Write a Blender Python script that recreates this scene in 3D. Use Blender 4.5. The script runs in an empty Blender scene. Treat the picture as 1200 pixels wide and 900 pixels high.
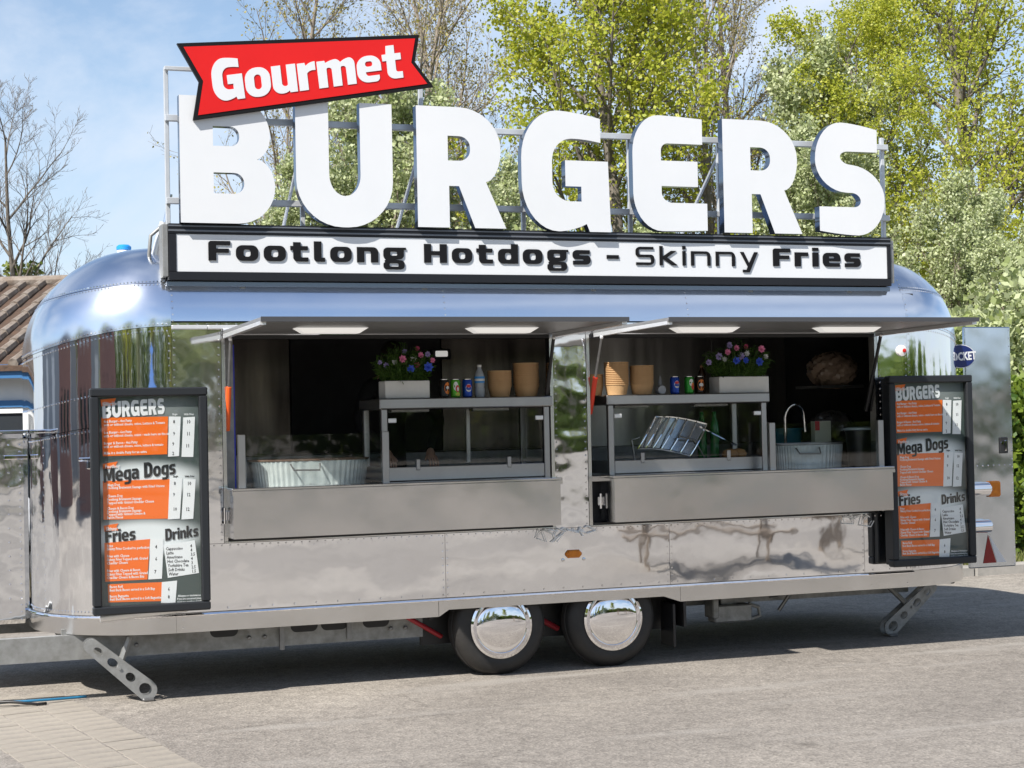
import bpy, math, random
import numpy as np
from mathutils import Vector, Matrix

# ------------------------------------------------------------------ camera, sky, sun, exposure
scene = bpy.context.scene
col = scene.collection
YAW, PITCH, ROLL = math.radians(20.0), math.atan(40 / 1960), math.radians(1.2)
fwd = Vector((math.sin(YAW) * math.cos(PITCH), math.cos(YAW) * math.cos(PITCH), math.sin(PITCH)))
r0 = Vector((math.cos(YAW), -math.sin(YAW), 0))
u0 = r0.cross(fwd)
cup = u0 * math.cos(ROLL) + r0 * math.sin(ROLL)
crt = r0 * math.cos(ROLL) - u0 * math.sin(ROLL)
camd = bpy.data.cameras.new('camera')
cam = bpy.data.objects.new('camera', camd)
col.objects.link(cam)
camd.sensor_width = 36
camd.lens = 36 * 1960 / 1200
camd.clip_end = 2000
m = Matrix((crt, cup, -fwd)).transposed().to_4x4()
m.translation = (0, -10.42, 1.70)
cam.matrix_world = m
scene.camera = cam

SUN = Vector((.80, .55, -1.0)).normalized()          # the way the light travels
world = bpy.data.worlds.new('World')
scene.world = world
world.use_nodes = True
nt = world.node_tree
nt.nodes.clear()
out = nt.nodes.new('ShaderNodeOutputWorld')
bg = nt.nodes.new('ShaderNodeBackground')
sky = nt.nodes.new('ShaderNodeTexSky')
sky.sky_type = 'NISHITA'
sky.sun_disc = False
sky.sun_elevation = math.asin(-SUN.z)
sky.sun_rotation = math.atan2(-SUN.x, -SUN.y) % (2 * math.pi)
sky.air_density = 1.0
sky.dust_density = .5
sky.ozone_density = 1.5
tc = nt.nodes.new('ShaderNodeTexCoord')
# thin streaky cloud: project the view direction on a high flat layer
sep = nt.nodes.new('ShaderNodeSeparateXYZ')
nt.links.new(tc.outputs['Generated'], sep.inputs[0])
zz = nt.nodes.new('ShaderNodeMath'); zz.operation = 'MAXIMUM'; zz.inputs[1].default_value = 0.0
nt.links.new(sep.outputs['Z'], zz.inputs[0])
za = nt.nodes.new('ShaderNodeMath'); za.operation = 'ADD'; za.inputs[1].default_value = 0.12
nt.links.new(zz.outputs[0], za.inputs[0])
dv = nt.nodes.new('ShaderNodeVectorMath'); dv.operation = 'DIVIDE'
cmb = nt.nodes.new('ShaderNodeCombineXYZ')
for i in range(3):
    nt.links.new(za.outputs[0], cmb.inputs[i])
nt.links.new(tc.outputs['Generated'], dv.inputs[0]); nt.links.new(cmb.outputs[0], dv.inputs[1])
mp = nt.nodes.new('ShaderNodeMapping'); mp.inputs['Rotation'].default_value = (0, 0, .5); mp.inputs['Scale'].default_value = (1.0, .55, 1.0)
mp.inputs['Location'].default_value = (1.3, .2, 0)
nt.links.new(dv.outputs[0], mp.inputs[0])
ns = nt.nodes.new('ShaderNodeTexNoise'); ns.inputs['Scale'].default_value = 1.7; ns.inputs['Detail'].default_value = 8; ns.inputs['Roughness'].default_value = .58
ns.inputs['Distortion'].default_value = .5
nt.links.new(mp.outputs[0], ns.inputs['Vector'])
rp = nt.nodes.new('ShaderNodeValToRGB')
rp.color_ramp.elements[0].position = .43; rp.color_ramp.elements[0].color = (.03, .03, .03, 1)
rp.color_ramp.elements[1].position = .72; rp.color_ramp.elements[1].color = (.85, .85, .85, 1)
nt.links.new(ns.outputs[0], rp.inputs[0])
mx = nt.nodes.new('ShaderNodeMix'); mx.data_type = 'RGBA'
nt.links.new(rp.outputs[0], mx.inputs['Factor'])
nt.links.new(sky.outputs[0], mx.inputs[6])
mx.inputs[7].default_value = (5.6, 6.0, 6.7, 1)
hz = nt.nodes.new('ShaderNodeMapRange'); hz.interpolation_type = 'SMOOTHSTEP'
hz.inputs[1].default_value = 0.0; hz.inputs[2].default_value = .30; hz.inputs[3].default_value = .62; hz.inputs[4].default_value = 0.0
nt.links.new(zz.outputs[0], hz.inputs[0])
mh = nt.nodes.new('ShaderNodeMix'); mh.data_type = 'RGBA'
nt.links.new(hz.outputs[0], mh.inputs['Factor']); nt.links.new(mx.outputs[2], mh.inputs[6]); mh.inputs[7].default_value = (4.3, 5.1, 6.4, 1)
nt.links.new(mh.outputs[2], bg.inputs['Color'])
bg.inputs['Strength'].default_value = .10
nt.links.new(bg.outputs[0], out.inputs[0])

sl = bpy.data.lights.new('sun', 'SUN')
sl.energy = 5.0
sl.angle = math.radians(.53)
sl.color = (1.0, .95, .88)
so = bpy.data.objects.new('sun', sl)
col.objects.link(so)
so.rotation_euler = SUN.to_track_quat('-Z', 'Y').to_euler()
so.location = (-8, -6, 14)

vs = scene.view_settings
vs.view_transform = 'Standard'; vs.look = 'None'; vs.gamma = 1; vs.use_curve_mapping = False
vs.exposure = .66
scene.cycles.use_denoising = True
scene.cycles.max_bounces = 10
scene.cycles.transparent_max_bounces = 24
scene.cycles.sample_clamp_indirect = 6
scene.render.film_transparent = False

# ------------------------------------------------------------------ materials
MATS = {}
def mat(name, color, rough=.5, metal=0.0, var=None, vscale=8.0, bump=None, coords='Object', spec=None, stretch=None, rvar=None):
    """Principled material; var = second colour mixed in by noise, bump = list of (scale, strength, distance)."""
    if name in MATS:
        return MATS[name]
    m = bpy.data.materials.new(name); m.use_nodes = True
    n = m.node_tree; b = n.nodes['Principled BSDF']
    b.inputs['Base Color'].default_value = (*color, 1)
    b.inputs['Roughness'].default_value = rough
    b.inputs['Metallic'].default_value = metal
    if spec is not None:
        b.inputs['Specular IOR Level'].default_value = spec
    t = n.nodes.new('ShaderNodeTexCoord')
    vec = t.outputs[coords]
    if stretch:
        mpn = n.nodes.new('ShaderNodeMapping'); mpn.inputs['Scale'].default_value = stretch
        n.links.new(vec, mpn.inputs[0]); vec = mpn.outputs[0]
    if var or rvar:
        x = n.nodes.new('ShaderNodeTexNoise'); x.inputs['Scale'].default_value = vscale; x.inputs['Detail'].default_value = 6
        x.inputs['Roughness'].default_value = .62
        n.links.new(vec, x.inputs['Vector'])
        r = n.nodes.new('ShaderNodeMapRange'); r.inputs[1].default_value = .32; r.inputs[2].default_value = .68
        n.links.new(x.outputs[0], r.inputs[0])
        if var:
            k = n.nodes.new('ShaderNodeMix'); k.data_type = 'RGBA'
            k.inputs[6].default_value = (*color, 1); k.inputs[7].default_value = (*var, 1)
            n.links.new(r.outputs[0], k.inputs['Factor']); n.links.new(k.outputs[2], b.inputs['Base Color'])
        if rvar:
            q = n.nodes.new('ShaderNodeMapRange'); q.inputs[3].default_value = rough; q.inputs[4].default_value = rvar
            n.links.new(r.outputs[0], q.inputs[0]); n.links.new(q.outputs[0], b.inputs['Roughness'])
    last = None
    for (sc_, st, di) in (bump or []):
        x = n.nodes.new('ShaderNodeTexNoise'); x.inputs['Scale'].default_value = sc_; x.inputs['Detail'].default_value = 2
        n.links.new(vec, x.inputs['Vector'])
        bp = n.nodes.new('ShaderNodeBump'); bp.inputs['Strength'].default_value = st; bp.inputs['Distance'].default_value = di
        n.links.new(x.outputs[0], bp.inputs['Height'])
        if last: n.links.new(last, bp.inputs['Normal'])
        last = bp.outputs[0]
    if last: n.links.new(last, b.inputs['Normal'])
    MATS[name] = m
    return m

def leaf_mat(name, c1, c2, trans=.45):
    m = bpy.data.materials.new(name); m.use_nodes = True
    n = m.node_tree; b = n.nodes['Principled BSDF']; o = n.nodes['Material Output']
    g = n.nodes.new('ShaderNodeNewGeometry')
    k = n.nodes.new('ShaderNodeMix'); k.data_type = 'RGBA'
    k.inputs[6].default_value = (*c1, 1); k.inputs[7].default_value = (*c2, 1)
    n.links.new(g.outputs['Random Per Island'], k.inputs['Factor'])
    n.links.new(k.outputs[2], b.inputs['Base Color'])
    b.inputs['Roughness'].default_value = .5
    tr = n.nodes.new('ShaderNodeBsdfTranslucent'); n.links.new(k.outputs[2], tr.inputs[0])
    ms = n.nodes.new('ShaderNodeMixShader'); ms.inputs[0].default_value = trans
    n.links.new(b.outputs[0], ms.inputs[1]); n.links.new(tr.outputs[0], ms.inputs[2]); n.links.new(ms.outputs[0], o.inputs[0])
    MATS[name] = m
    return m

def glass_mat(name, tint=(.975, .985, .98), refl=1.0):
    m = bpy.data.materials.new(name); m.use_nodes = True
    n = m.node_tree; n.nodes.remove(n.nodes['Principled BSDF']); o = n.nodes['Material Output']
    t = n.nodes.new('ShaderNodeBsdfTransparent'); t.inputs[0].default_value = (*tint, 1)
    g = n.nodes.new('ShaderNodeBsdfGlossy'); g.inputs['Roughness'].default_value = .02
    lw = n.nodes.new('ShaderNodeLayerWeight'); lw.inputs[0].default_value = .5
    pw = n.nodes.new('ShaderNodeMath'); pw.operation = 'POWER'; pw.inputs[1].default_value = 5; n.links.new(lw.outputs['Facing'], pw.inputs[0])
    f = n.nodes.new('ShaderNodeMath'); f.operation = 'MULTIPLY_ADD'; f.inputs[1].default_value = .8; f.inputs[2].default_value = .045; n.links.new(pw.outputs[0], f.inputs[0])
    ms = n.nodes.new('ShaderNodeMixShader')
    n.links.new(f.outputs[0], ms.inputs[0]); n.links.new(t.outputs[0], ms.inputs[1]); n.links.new(g.outputs[0], ms.inputs[2])
    n.links.new(ms.outputs[0], o.inputs[0])
    MATS[name] = m
    return m

# ------------------------------------------------------------------ mesh helpers
class MB:
    def __init__(s): s.v = []; s.f = []; s.m = []; s.cur = 0
    def face(s, idx): s.f.append(idx); s.m.append(s.cur)
    def add(s, vs, fs):
        o = len(s.v); s.v += [tuple(p) for p in vs]
        for f in fs: s.face([i + o for i in f])
    def box(s, x0, x1, y0, y1, z0, z1):
        s.add([(x0,y0,z0),(x1,y0,z0),(x1,y1,z0),(x0,y1,z0),(x0,y0,z1),(x1,y0,z1),(x1,y1,z1),(x0,y1,z1)],
              [(0,3,2,1),(4,5,6,7),(0,1,5,4),(1,2,6,5),(2,3,7,6),(3,0,4,7)])
    def bbox(s, x0, x1, y0, y1, z0, z1, b=.006):
        """box with chamfered edges"""
        b = min(b, (x1-x0)*.45, (y1-y0)*.45, (z1-z0)*.45)
        c = ((x0+x1)/2, (y0+y1)/2, (z0+z1)/2); h = ((x1-x0)/2, (y1-y0)/2, (z1-z0)/2)
        vs = {}; L = []
        for sx in (-1,1):
            for sy in (-1,1):
                for sz in (-1,1):
                    sg = (sx,sy,sz)
                    for a in range(3):
                        p = [c[i] + sg[i]*(h[i] - (0 if i == a else b)) for i in range(3)]
                        vs[(sg,a)] = len(L); L.append(p)
        F = []
        for a in range(3):
            for sgn in (-1,1):
                o1, o2 = (a+1)%3, (a+2)%3
                q = []
                for (s1,s2) in ((-1,-1),(1,-1),(1,1),(-1,1)):
                    sg = [0,0,0]; sg[a] = sgn; sg[o1] = s1; sg[o2] = s2; q.append(vs[(tuple(sg),a)])
                F.append(q if sgn > 0 else q[::-1])
        for a in range(3):
            o1, o2 = (a+1)%3, (a+2)%3
            for s1 in (-1,1):
                for s2 in (-1,1):
                    A = [0,0,0]; B = [0,0,0]; A[a] = -1; B[a] = 1
                    for Q in (A,B): Q[o1] = s1; Q[o2] = s2
                    q = [vs[(tuple(A),o1)], vs[(tuple(B),o1)], vs[(tuple(B),o2)], vs[(tuple(A),o2)]]
                    F.append(q if s1*s2 < 0 else q[::-1])
        for sx in (-1,1):
            for sy in (-1,1):
                for sz in (-1,1):
                    sg = (sx,sy,sz); q = [vs[(sg,0)], vs[(sg,1)], vs[(sg,2)]]
                    F.append(q if sx*sy*sz > 0 else q[::-1])
        s.add(L, F)
    def tube(s, pts, r, n=10, caps=True, r2=None):
        pts = [Vector(p) for p in pts]; N = len(pts)
        rs = r if isinstance(r, (list, tuple)) else [r + ((r2 - r) * i / (N - 1) if r2 is not None else 0) for i in range(N)]
        t0 = (pts[1] - pts[0]).normalized()
        a = t0.orthogonal().normalized(); L = []
        for i, p in enumerate(pts):
            t = (pts[min(i+1,N-1)] - pts[max(i-1,0)]).normalized()
            a = (a - t * a.dot(t)).normalized(); b = t.cross(a)
            for k in range(n):
                an = 2*math.pi*k/n; L.append(p + (a*math.cos(an) + b*math.sin(an))*rs[i])
        F = []
        for i in range(N-1):
            for k in range(n):
                F.append((i*n+k, i*n+(k+1)%n, (i+1)*n+(k+1)%n, (i+1)*n+k))
        if caps:
            F.append(tuple(range(n-1,-1,-1))); F.append(tuple(range((N-1)*n, N*n)))
        s.add(L, F)
    def lathe(s, prof, c, axis='z', n=24, caps=True):
        """prof: list of (radius, height) along axis from c"""
        L = []
        for (r, h) in prof:
            for k in range(n):
                a = 2*math.pi*k/n; u, v = r*math.cos(a), r*math.sin(a)
                L.append((c[0]+u, c[1]+v, c[2]+h) if axis == 'z' else ((c[0]+u, c[1]-h, c[2]+v) if axis == 'y' else (c[0]+h, c[1]+u, c[2]+v)))
        F = []
        for i in range(len(prof)-1):
            for k in range(n):
                F.append((i*n+k, i*n+(k+1)%n, (i+1)*n+(k+1)%n, (i+1)*n+k))
        if caps:
            F.append(tuple(range(n-1,-1,-1))); F.append(tuple(range((len(prof)-1)*n, len(prof)*n)))
        s.add(L, F)
    def grid(s, P):
        """P[i][j] points"""
        a, b = len(P), len(P[0]); L = [p for row in P for p in row]
        s.add(L, [(i*b+j, i*b+j+1, (i+1)*b+j+1, (i+1)*b+j) for i in range(a-1) for j in range(b-1)])
    def obox(s, c, ax, ay, az):
        """oriented box: centre and half-axis vectors"""
        c = Vector(c); ax, ay, az = Vector(ax), Vector(ay), Vector(az)
        L = [c+ax*i+ay*j+az*k for k in (-1,1) for (i,j) in ((-1,-1),(1,-1),(1,1),(-1,1))]
        s.add(L, [(0,3,2,1),(4,5,6,7),(0,1,5,4),(1,2,6,5),(2,3,7,6),(3,0,4,7)])
    def build(s, name, mats, parent=None, smooth=False, shift=None):
        me = bpy.data.meshes.new(name); me.from_pydata(s.v, [], s.f)
        for k in (mats if isinstance(mats, (list, tuple)) else [mats]): me.materials.append(k)
        if any(s.m): me.polygons.foreach_set('material_index', s.m)
        if smooth:
            me.polygons.foreach_set('use_smooth', [True]*len(me.polygons))
            if smooth != 'all':
                try: me.set_sharp_from_angle(angle=math.radians(smooth if isinstance(smooth, (int, float)) and smooth is not True else 40))
                except Exception: pass
        me.update()
        return link(name, me, parent)

def link(name, data, parent=None, loc=None):
    o = bpy.data.objects.new(name, data); col.objects.link(o)
    if parent is not None: o.parent = parent
    if loc is not None: o.location = loc
    return o

def tag(o, label, cat, group=None, kind=None):
    if label: o['label'] = label
    if cat: o['category'] = cat
    if group: o['group'] = group
    if kind: o['kind'] = kind
    return o

def thing(name, label, cat, loc=(0, 0, 0), group=None, rz=0):
    o = bpy.data.objects.new(name, None); col.objects.link(o)
    o.location = loc; o.rotation_euler = (0, 0, rz); o.empty_display_size = .1
    return tag(o, label, cat, group)

def copy_tree(o, parent=None):
    c = o.copy(); col.objects.link(c)
    if parent is not None: c.parent = parent
    for ch in o.children: copy_tree(ch, c)
    return c

def struct(o):
    o['kind'] = 'structure'; return o

# outlines with rounded corners -> flat extruded shapes (lettering)
def fillet(pts, n=7):
    """pts: (x, y[, r]); returns a smooth closed outline"""
    P = [(p[0], p[1], p[2] if len(p) > 2 else 0) for p in pts]; N = len(P); out_ = []
    for i in range(N):
        x, y, r = P[i]
        if r <= 0: out_.append((x, y)); continue
        ax, ay, ar = P[i-1]; bx, by, br = P[(i+1) % N]
        l1 = math.hypot(ax-x, ay-y); l2 = math.hypot(bx-x, by-y)
        d1 = min(r, l1*(1 if ar <= 0 else ar and r/(r+ar))); d2 = min(r, l2*(1 if br <= 0 else r/(r+br)))
        p0 = (x+(ax-x)/l1*d1, y+(ay-y)/l1*d1); p3 = (x+(bx-x)/l2*d2, y+(by-y)/l2*d2)
        k = .55
        p1 = (p0[0]+(x-p0[0])*k, p0[1]+(y-p0[1])*k); p2 = (p3[0]+(x-p3[0])*k, p3[1]+(y-p3[1])*k)
        for j in range(n+1):
            t = j/n; u = 1-t
            out_.append((u**3*p0[0]+3*u*u*t*p1[0]+3*u*t*t*p2[0]+t**3*p3[0], u**3*p0[1]+3*u*u*t*p1[1]+3*u*t*t*p2[1]+t**3*p3[1]))
    return out_

def curve_mesh(name, contours, depth):
    """contours in (x, z), front face towards -y at y=0, extruded to y=+depth"""
    cu = bpy.data.curves.new(name, 'CURVE'); cu.dimensions = '2D'; cu.fill_mode = 'BOTH'; cu.extrude = depth/2
    for c in contours:
        sp = cu.splines.new('POLY'); sp.points.add(len(c)-1)
        for i, (x, y) in enumerate(c): sp.points[i].co = (x, y, 0, 1)
        sp.use_cyclic_u = True
    o = bpy.data.objects.new(name, cu); col.objects.link(o)
    bpy.context.view_layer.update()
    me = bpy.data.meshes.new_from_object(o.evaluated_get(bpy.context.evaluated_depsgraph_get()))
    bpy.data.objects.remove(o); bpy.data.curves.remove(cu)
    # (x, y, z) -> (x, depth, y) : text plane stands upright and faces the camera side
    n = len(me.vertices); a = np.empty(n*3, 'f'); me.vertices.foreach_get('co', a); a = a.reshape(-1, 3)
    b = np.stack([a[:,0], depth/2 - a[:,2], a[:,1]], 1); me.vertices.foreach_set('co', b.ravel()); me.update()
    me.name = name
    return me

def text_mesh(name, body, size, depth, bold=0.0, sx=1.0, align='LEFT', spacing=1.0, res=2, width=None):
    cu = bpy.data.curves.new(name, 'FONT'); cu.body = body; cu.size = size; cu.extrude = depth/2; cu.offset = bold
    cu.align_x = align; cu.space_character = spacing; cu.resolution_u = res
    o = bpy.data.objects.new(name, cu); col.objects.link(o)
    bpy.context.view_layer.update()
    me = bpy.data.meshes.new_from_object(o.evaluated_get(bpy.context.evaluated_depsgraph_get()))
    bpy.data.objects.remove(o); bpy.data.curves.remove(cu)
    n = len(me.vertices); a = np.empty(n*3, 'f'); me.vertices.foreach_get('co', a); a = a.reshape(-1, 3)
    if width: sx = width/(a[:,0].max()-a[:,0].min())
    b = np.stack([a[:,0]*sx, depth/2 - a[:,2], a[:,1]], 1); me.vertices.foreach_set('co', b.ravel()); me.update()
    return me

def face_sides(me, front, side):
    """front material on faces looking to -y, side material elsewhere"""
    me.materials.clear(); me.materials.append(front); me.materials.append(side)
    for p in me.polygons: p.material_index = 0 if p.normal.y < -.9 else 1

def join_meshes(name, items, mats):
    """items: (mesh, matrix-as-function or offset (x,y,z), angle, material index)"""
    mb = MB()
    for me, (ox, oy, oz), ang, mi in items:
        c, s_ = math.cos(ang), math.sin(ang); mb.cur = mi
        mb.add([(ox + v.co.x*c - v.co.z*s_, oy + v.co.y, oz + v.co.x*s_ + v.co.z*c) for v in me.vertices], [list(p.vertices) for p in me.polygons])
    me = bpy.data.meshes.new(name); me.from_pydata(mb.v, [], mb.f)
    for k in mats: me.materials.append(k)
    me.polygons.foreach_set('material_index', mb.m); me.update()
    return me

rng = random.Random(7)
ALU = mat('polished_aluminium', (.88, .89, .91), .035, 1.0, var=(.84, .85, .87), bump=[(1.1, .30, .02), (3.4, .19, .008), (9, .08, .002)], rvar=.05, vscale=1.6)
ALUW = mat('wavy_aluminium', (.83, .85, .88), .05, 1.0, bump=[(2.6, .30, .03), (6.0, .12, .008)])
ALUR = mat('roof_aluminium', (.80, .84, .90), .14, 1.0, bump=[(1.6, .3, .02)], rvar=.22, vscale=2.0)
SKIRT = mat('skirt_aluminium', (.72, .72, .72), .16, 1.0, var=(.66, .65, .63), vscale=3, bump=[(2.0, .2, .01)], rvar=.22)
STEEL = mat('brushed_steel', (.68, .675, .675), .12, 1.0, var=(.62, .615, .615), vscale=1.5, bump=[(1.3, .55, .02), (4, .25, .006)], rvar=.20)
STEELD = mat('dull_steel', (.30, .30, .30), .45, .9, var=(.2, .2, .2), vscale=12)
CHROME = mat('chrome', (.9, .9, .92), .025, 1.0)
GALV = mat('galvanised_steel', (.33, .335, .33), .5, .6, var=(.22, .22, .21), vscale=14, rvar=.6)
BLACK = mat('black_paint', (.012, .012, .013), .42)
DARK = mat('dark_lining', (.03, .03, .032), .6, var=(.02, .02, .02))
RUBBER = mat('tyre_rubber', (.011, .011, .011), .6, var=(.024, .022, .020), vscale=6, bump=[(60, .3, .004)])
WHITE = mat('white_acrylic', (.65, .66, .67), .14, var=(.61, .625, .64), vscale=1.2)
GLASS = glass_mat('clear_glass')
# ------------------------------------------------------------------ ground
def ground_material():
    m = bpy.data.materials.new('worn_tarmac'); m.use_nodes = True
    n = m.node_tree; b = n.nodes['Principled BSDF']; b.inputs['Roughness'].default_value = .9
    b.inputs['Specular IOR Level'].default_value = .25
    t = n.nodes.new('ShaderNodeTexCoord')
    def noise(s, d=6, r=.6):
        x = n.nodes.new('ShaderNodeTexNoise'); x.inputs['Scale'].default_value = s; x.inputs['Detail'].default_value = d; x.inputs['Roughness'].default_value = r
        n.links.new(t.outputs['Object'], x.inputs['Vector']); return x.outputs[0]
    def ramp(src, stops):
        r = n.nodes.new('ShaderNodeValToRGB'); e = r.color_ramp.elements
        while len(e) < len(stops): e.new(.5)
        for k, (p, c) in enumerate(stops): e[k].position = p; e[k].color = (*c, 1)
        n.links.new(src, r.inputs[0]); return r.outputs[0]
    def mix(a, c, f, mode='MIX'):
        k = n.nodes.new('ShaderNodeMix'); k.data_type = 'RGBA'; k.blend_type = mode
        n.links.new(a, k.inputs[6]); n.links.new(c, k.inputs[7])
        if isinstance(f, float): k.inputs['Factor'].default_value = f
        else: n.links.new(f, k.inputs['Factor'])
        return k.outputs[2]
    big = ramp(noise(.55, 5), [(.3, (.242, .223, .201)), (.7, (.32, .296, .266))])
    # stones of the surface: fine cells, light and dark
    vo = n.nodes.new('ShaderNodeTexVoronoi'); vo.inputs['Scale'].default_value = 75; n.links.new(t.outputs['Object'], vo.inputs['Vector'])
    st = ramp(vo.outputs['Color'], [(.0, (.55, .54, .53)), (.5, (.95, .94, .92)), (1., (1.35, 1.33, 1.3))])
    c1 = mix(big, st, .75, 'MULTIPLY')
    grit = ramp(noise(9, 8, .75), [(.3, (.70, .69, .68)), (.65, (1.18, 1.17, 1.15))])
    c2 = mix(c1, grit, .8, 'MULTIPLY')
    # dark specks and pale dusty scrapes
    v2 = n.nodes.new('ShaderNodeTexVoronoi'); v2.inputs['Scale'].default_value = 9; n.links.new(t.outputs['Object'], v2.inputs['Vector'])
    sp = ramp(v2.outputs['Distance'], [(.0, (.25, .24, .23)), (.045, (.3, .3, .3)), (.07, (1, 1, 1))])
    c3 = mix(c2, sp, .8, 'MULTIPLY')
    mpn = n.nodes.new('ShaderNodeMapping'); mpn.inputs['Scale'].default_value = (.35, 2.2, 1); mpn.inputs['Rotation'].default_value = (0, 0, .12)
    n.links.new(t.outputs['Object'], mpn.inputs[0])
    x = n.nodes.new('ShaderNodeTexNoise'); x.inputs['Scale'].default_value = 1.1; x.inputs['Detail'].default_value = 4; n.links.new(mpn.outputs[0], x.inputs['Vector'])
    dust = ramp(x.outputs[0], [(.58, (0, 0, 0)), (.70, (.75, .75, .75))])
    pale = n.nodes.new('ShaderNodeRGB'); pale.outputs[0].default_value = (.36, .335, .30, 1)
    c4 = mix(c3, pale.outputs[0], dust)
    # darker resurfaced patches, oil spots and hairline cracks
    pt = ramp(noise(.23, 3, .5), [(.46, (1, 1, 1)), (.54, (.80, .80, .81))])
    c5 = mix(c4, pt, .9, 'MULTIPLY')
    oil = ramp(noise(1.3, 4, .6), [(.66, (1, 1, 1)), (.76, (.55, .54, .53))])
    c6 = mix(c5, oil, .8, 'MULTIPLY')
    wv = n.nodes.new('ShaderNodeTexVoronoi'); wv.feature = 'DISTANCE_TO_EDGE'; wv.inputs['Scale'].default_value = .55
    dn = n.nodes.new('ShaderNodeTexNoise'); dn.inputs['Scale'].default_value = 2.2; dn.inputs['Detail'].default_value = 6
    ad = n.nodes.new('ShaderNodeMix'); ad.data_type = 'RGBA'; ad.blend_type = 'LINEAR_LIGHT'; ad.inputs['Factor'].default_value = .35
    n.links.new(t.outputs['Object'], dn.inputs['Vector']); n.links.new(t.outputs['Object'], ad.inputs[6]); n.links.new(dn.outputs['Color'], ad.inputs[7]); n.links.new(ad.outputs[2], wv.inputs['Vector'])
    ck = ramp(wv.outputs['Distance'], [(.0, (.45, .44, .43)), (.006, (.6, .6, .6)), (.012, (1, 1, 1))])
    c7 = mix(c6, ck, .28, 'MULTIPLY')
    n.links.new(c7, b.inputs['Base Color'])
    bp = n.nodes.new('ShaderNodeBump'); bp.inputs['Strength'].default_value = .55; bp.inputs['Distance'].default_value = .006
    n.links.new(vo.outputs['Distance'], bp.inputs['Height']); n.links.new(bp.outputs[0], b.inputs['Normal'])
    return m
TARMAC = ground_material()
mb = MB(); mb.add([(-300,-300,0),(300,-300,0),(300,300,0),(-300,300,0)], [(0,1,2,3)])
ground = struct(mb.build('ground', TARMAC))

# strip of worn pale pavers let into the tarmac
PAVE = mat('worn_paver', (.300, .268, .222), .9, var=(.21, .19, .165), vscale=4, bump=[(40, .4, .004)])
strip = struct(thing('paving_strip', None, None))
d = Vector((.17, -1, 0)).normalized(); sd = Vector((1, .17, 0)).normalized()
base = Vector((.30, .55, 0))
mesh_p = []
for k in range(4):
    q = MB(); w, l = .243 + .005*rng.uniform(-1, 1), .128 + .004*rng.uniform(-1, 1)
    q.bbox(-w/2, w/2, -l/2, l/2, 0, .0062, .004); o = q.build('paver', PAVE); mesh_p.append(o.data); bpy.data.objects.remove(o)
for row in range(23):
    for c in range(3):
        o = link('paver', mesh_p[rng.randrange(4)], strip)
        p = base + d*(row*.134) + sd*(c*.25 + rng.uniform(-.008, .008))
        o.location = (p.x, p.y, -.003 + rng.uniform(-.002, .002)); o.rotation_euler = (rng.uniform(-.006, .006), rng.uniform(-.006, .006), math.atan2(sd.y, sd.x) + rng.uniform(-.012, .012))

# verge behind the trailer: kerb, soil and grass
KERB = mat('kerb_concrete', (.33, .31, .28), .9, var=(.24, .23, .21), vscale=6, bump=[(30, .4, .004)])
kerb = struct(thing('kerb', None, None))
kq = MB(); kq.bbox(-.448, .448, 0, .14, -.05, .11, .018); kdat = kq.build('kerb_stone', KERB); km = kdat.data; bpy.data.objects.remove(kdat)
for i in range(16):
    link('kerb_stone', km, kerb, (2.5 + i*.905, 3.95 + rng.uniform(-.008, .008), rng.uniform(-.008, .008)))
SOIL = mat('dry_soil', (.20, .16, .11), .95, var=(.12, .11, .05), vscale=5, bump=[(14, .8, .04)])
vq = MB(); P = []
for i in range(60):
    P.append([(-3 + i*.5, 4.09 + j*.6, .075 + .07*math.sin(i*1.3+j)*rng.random() + .04*j) for j in range(8)])
vq.grid([[P[j][i] for j in range(60)] for i in range(8)])
verge = struct(vq.build('verge', SOIL, smooth='all'))
GRASS = leaf_mat('verge_grass', (.10, .14, .03), (.22, .22, .07), .3)
gq = MB()
for i in range(7000):
    x = rng.uniform(6, 16); y = 4.1 + rng.random()**1.6*1.6; h = rng.uniform(.04, .14); a = rng.uniform(0, 6.3); w = .008
    z = .1
    gq.add([(x-w*math.cos(a), y-w*math.sin(a), z), (x+w*math.cos(a), y+w*math.sin(a), z), (x+rng.uniform(-.05,.05), y+rng.uniform(-.05,.05), z+h)], [(0,1,2)])
tag(gq.build('grass', GRASS), 'rough green grass on the verge behind the kerb', 'grass', kind='stuff')
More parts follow.
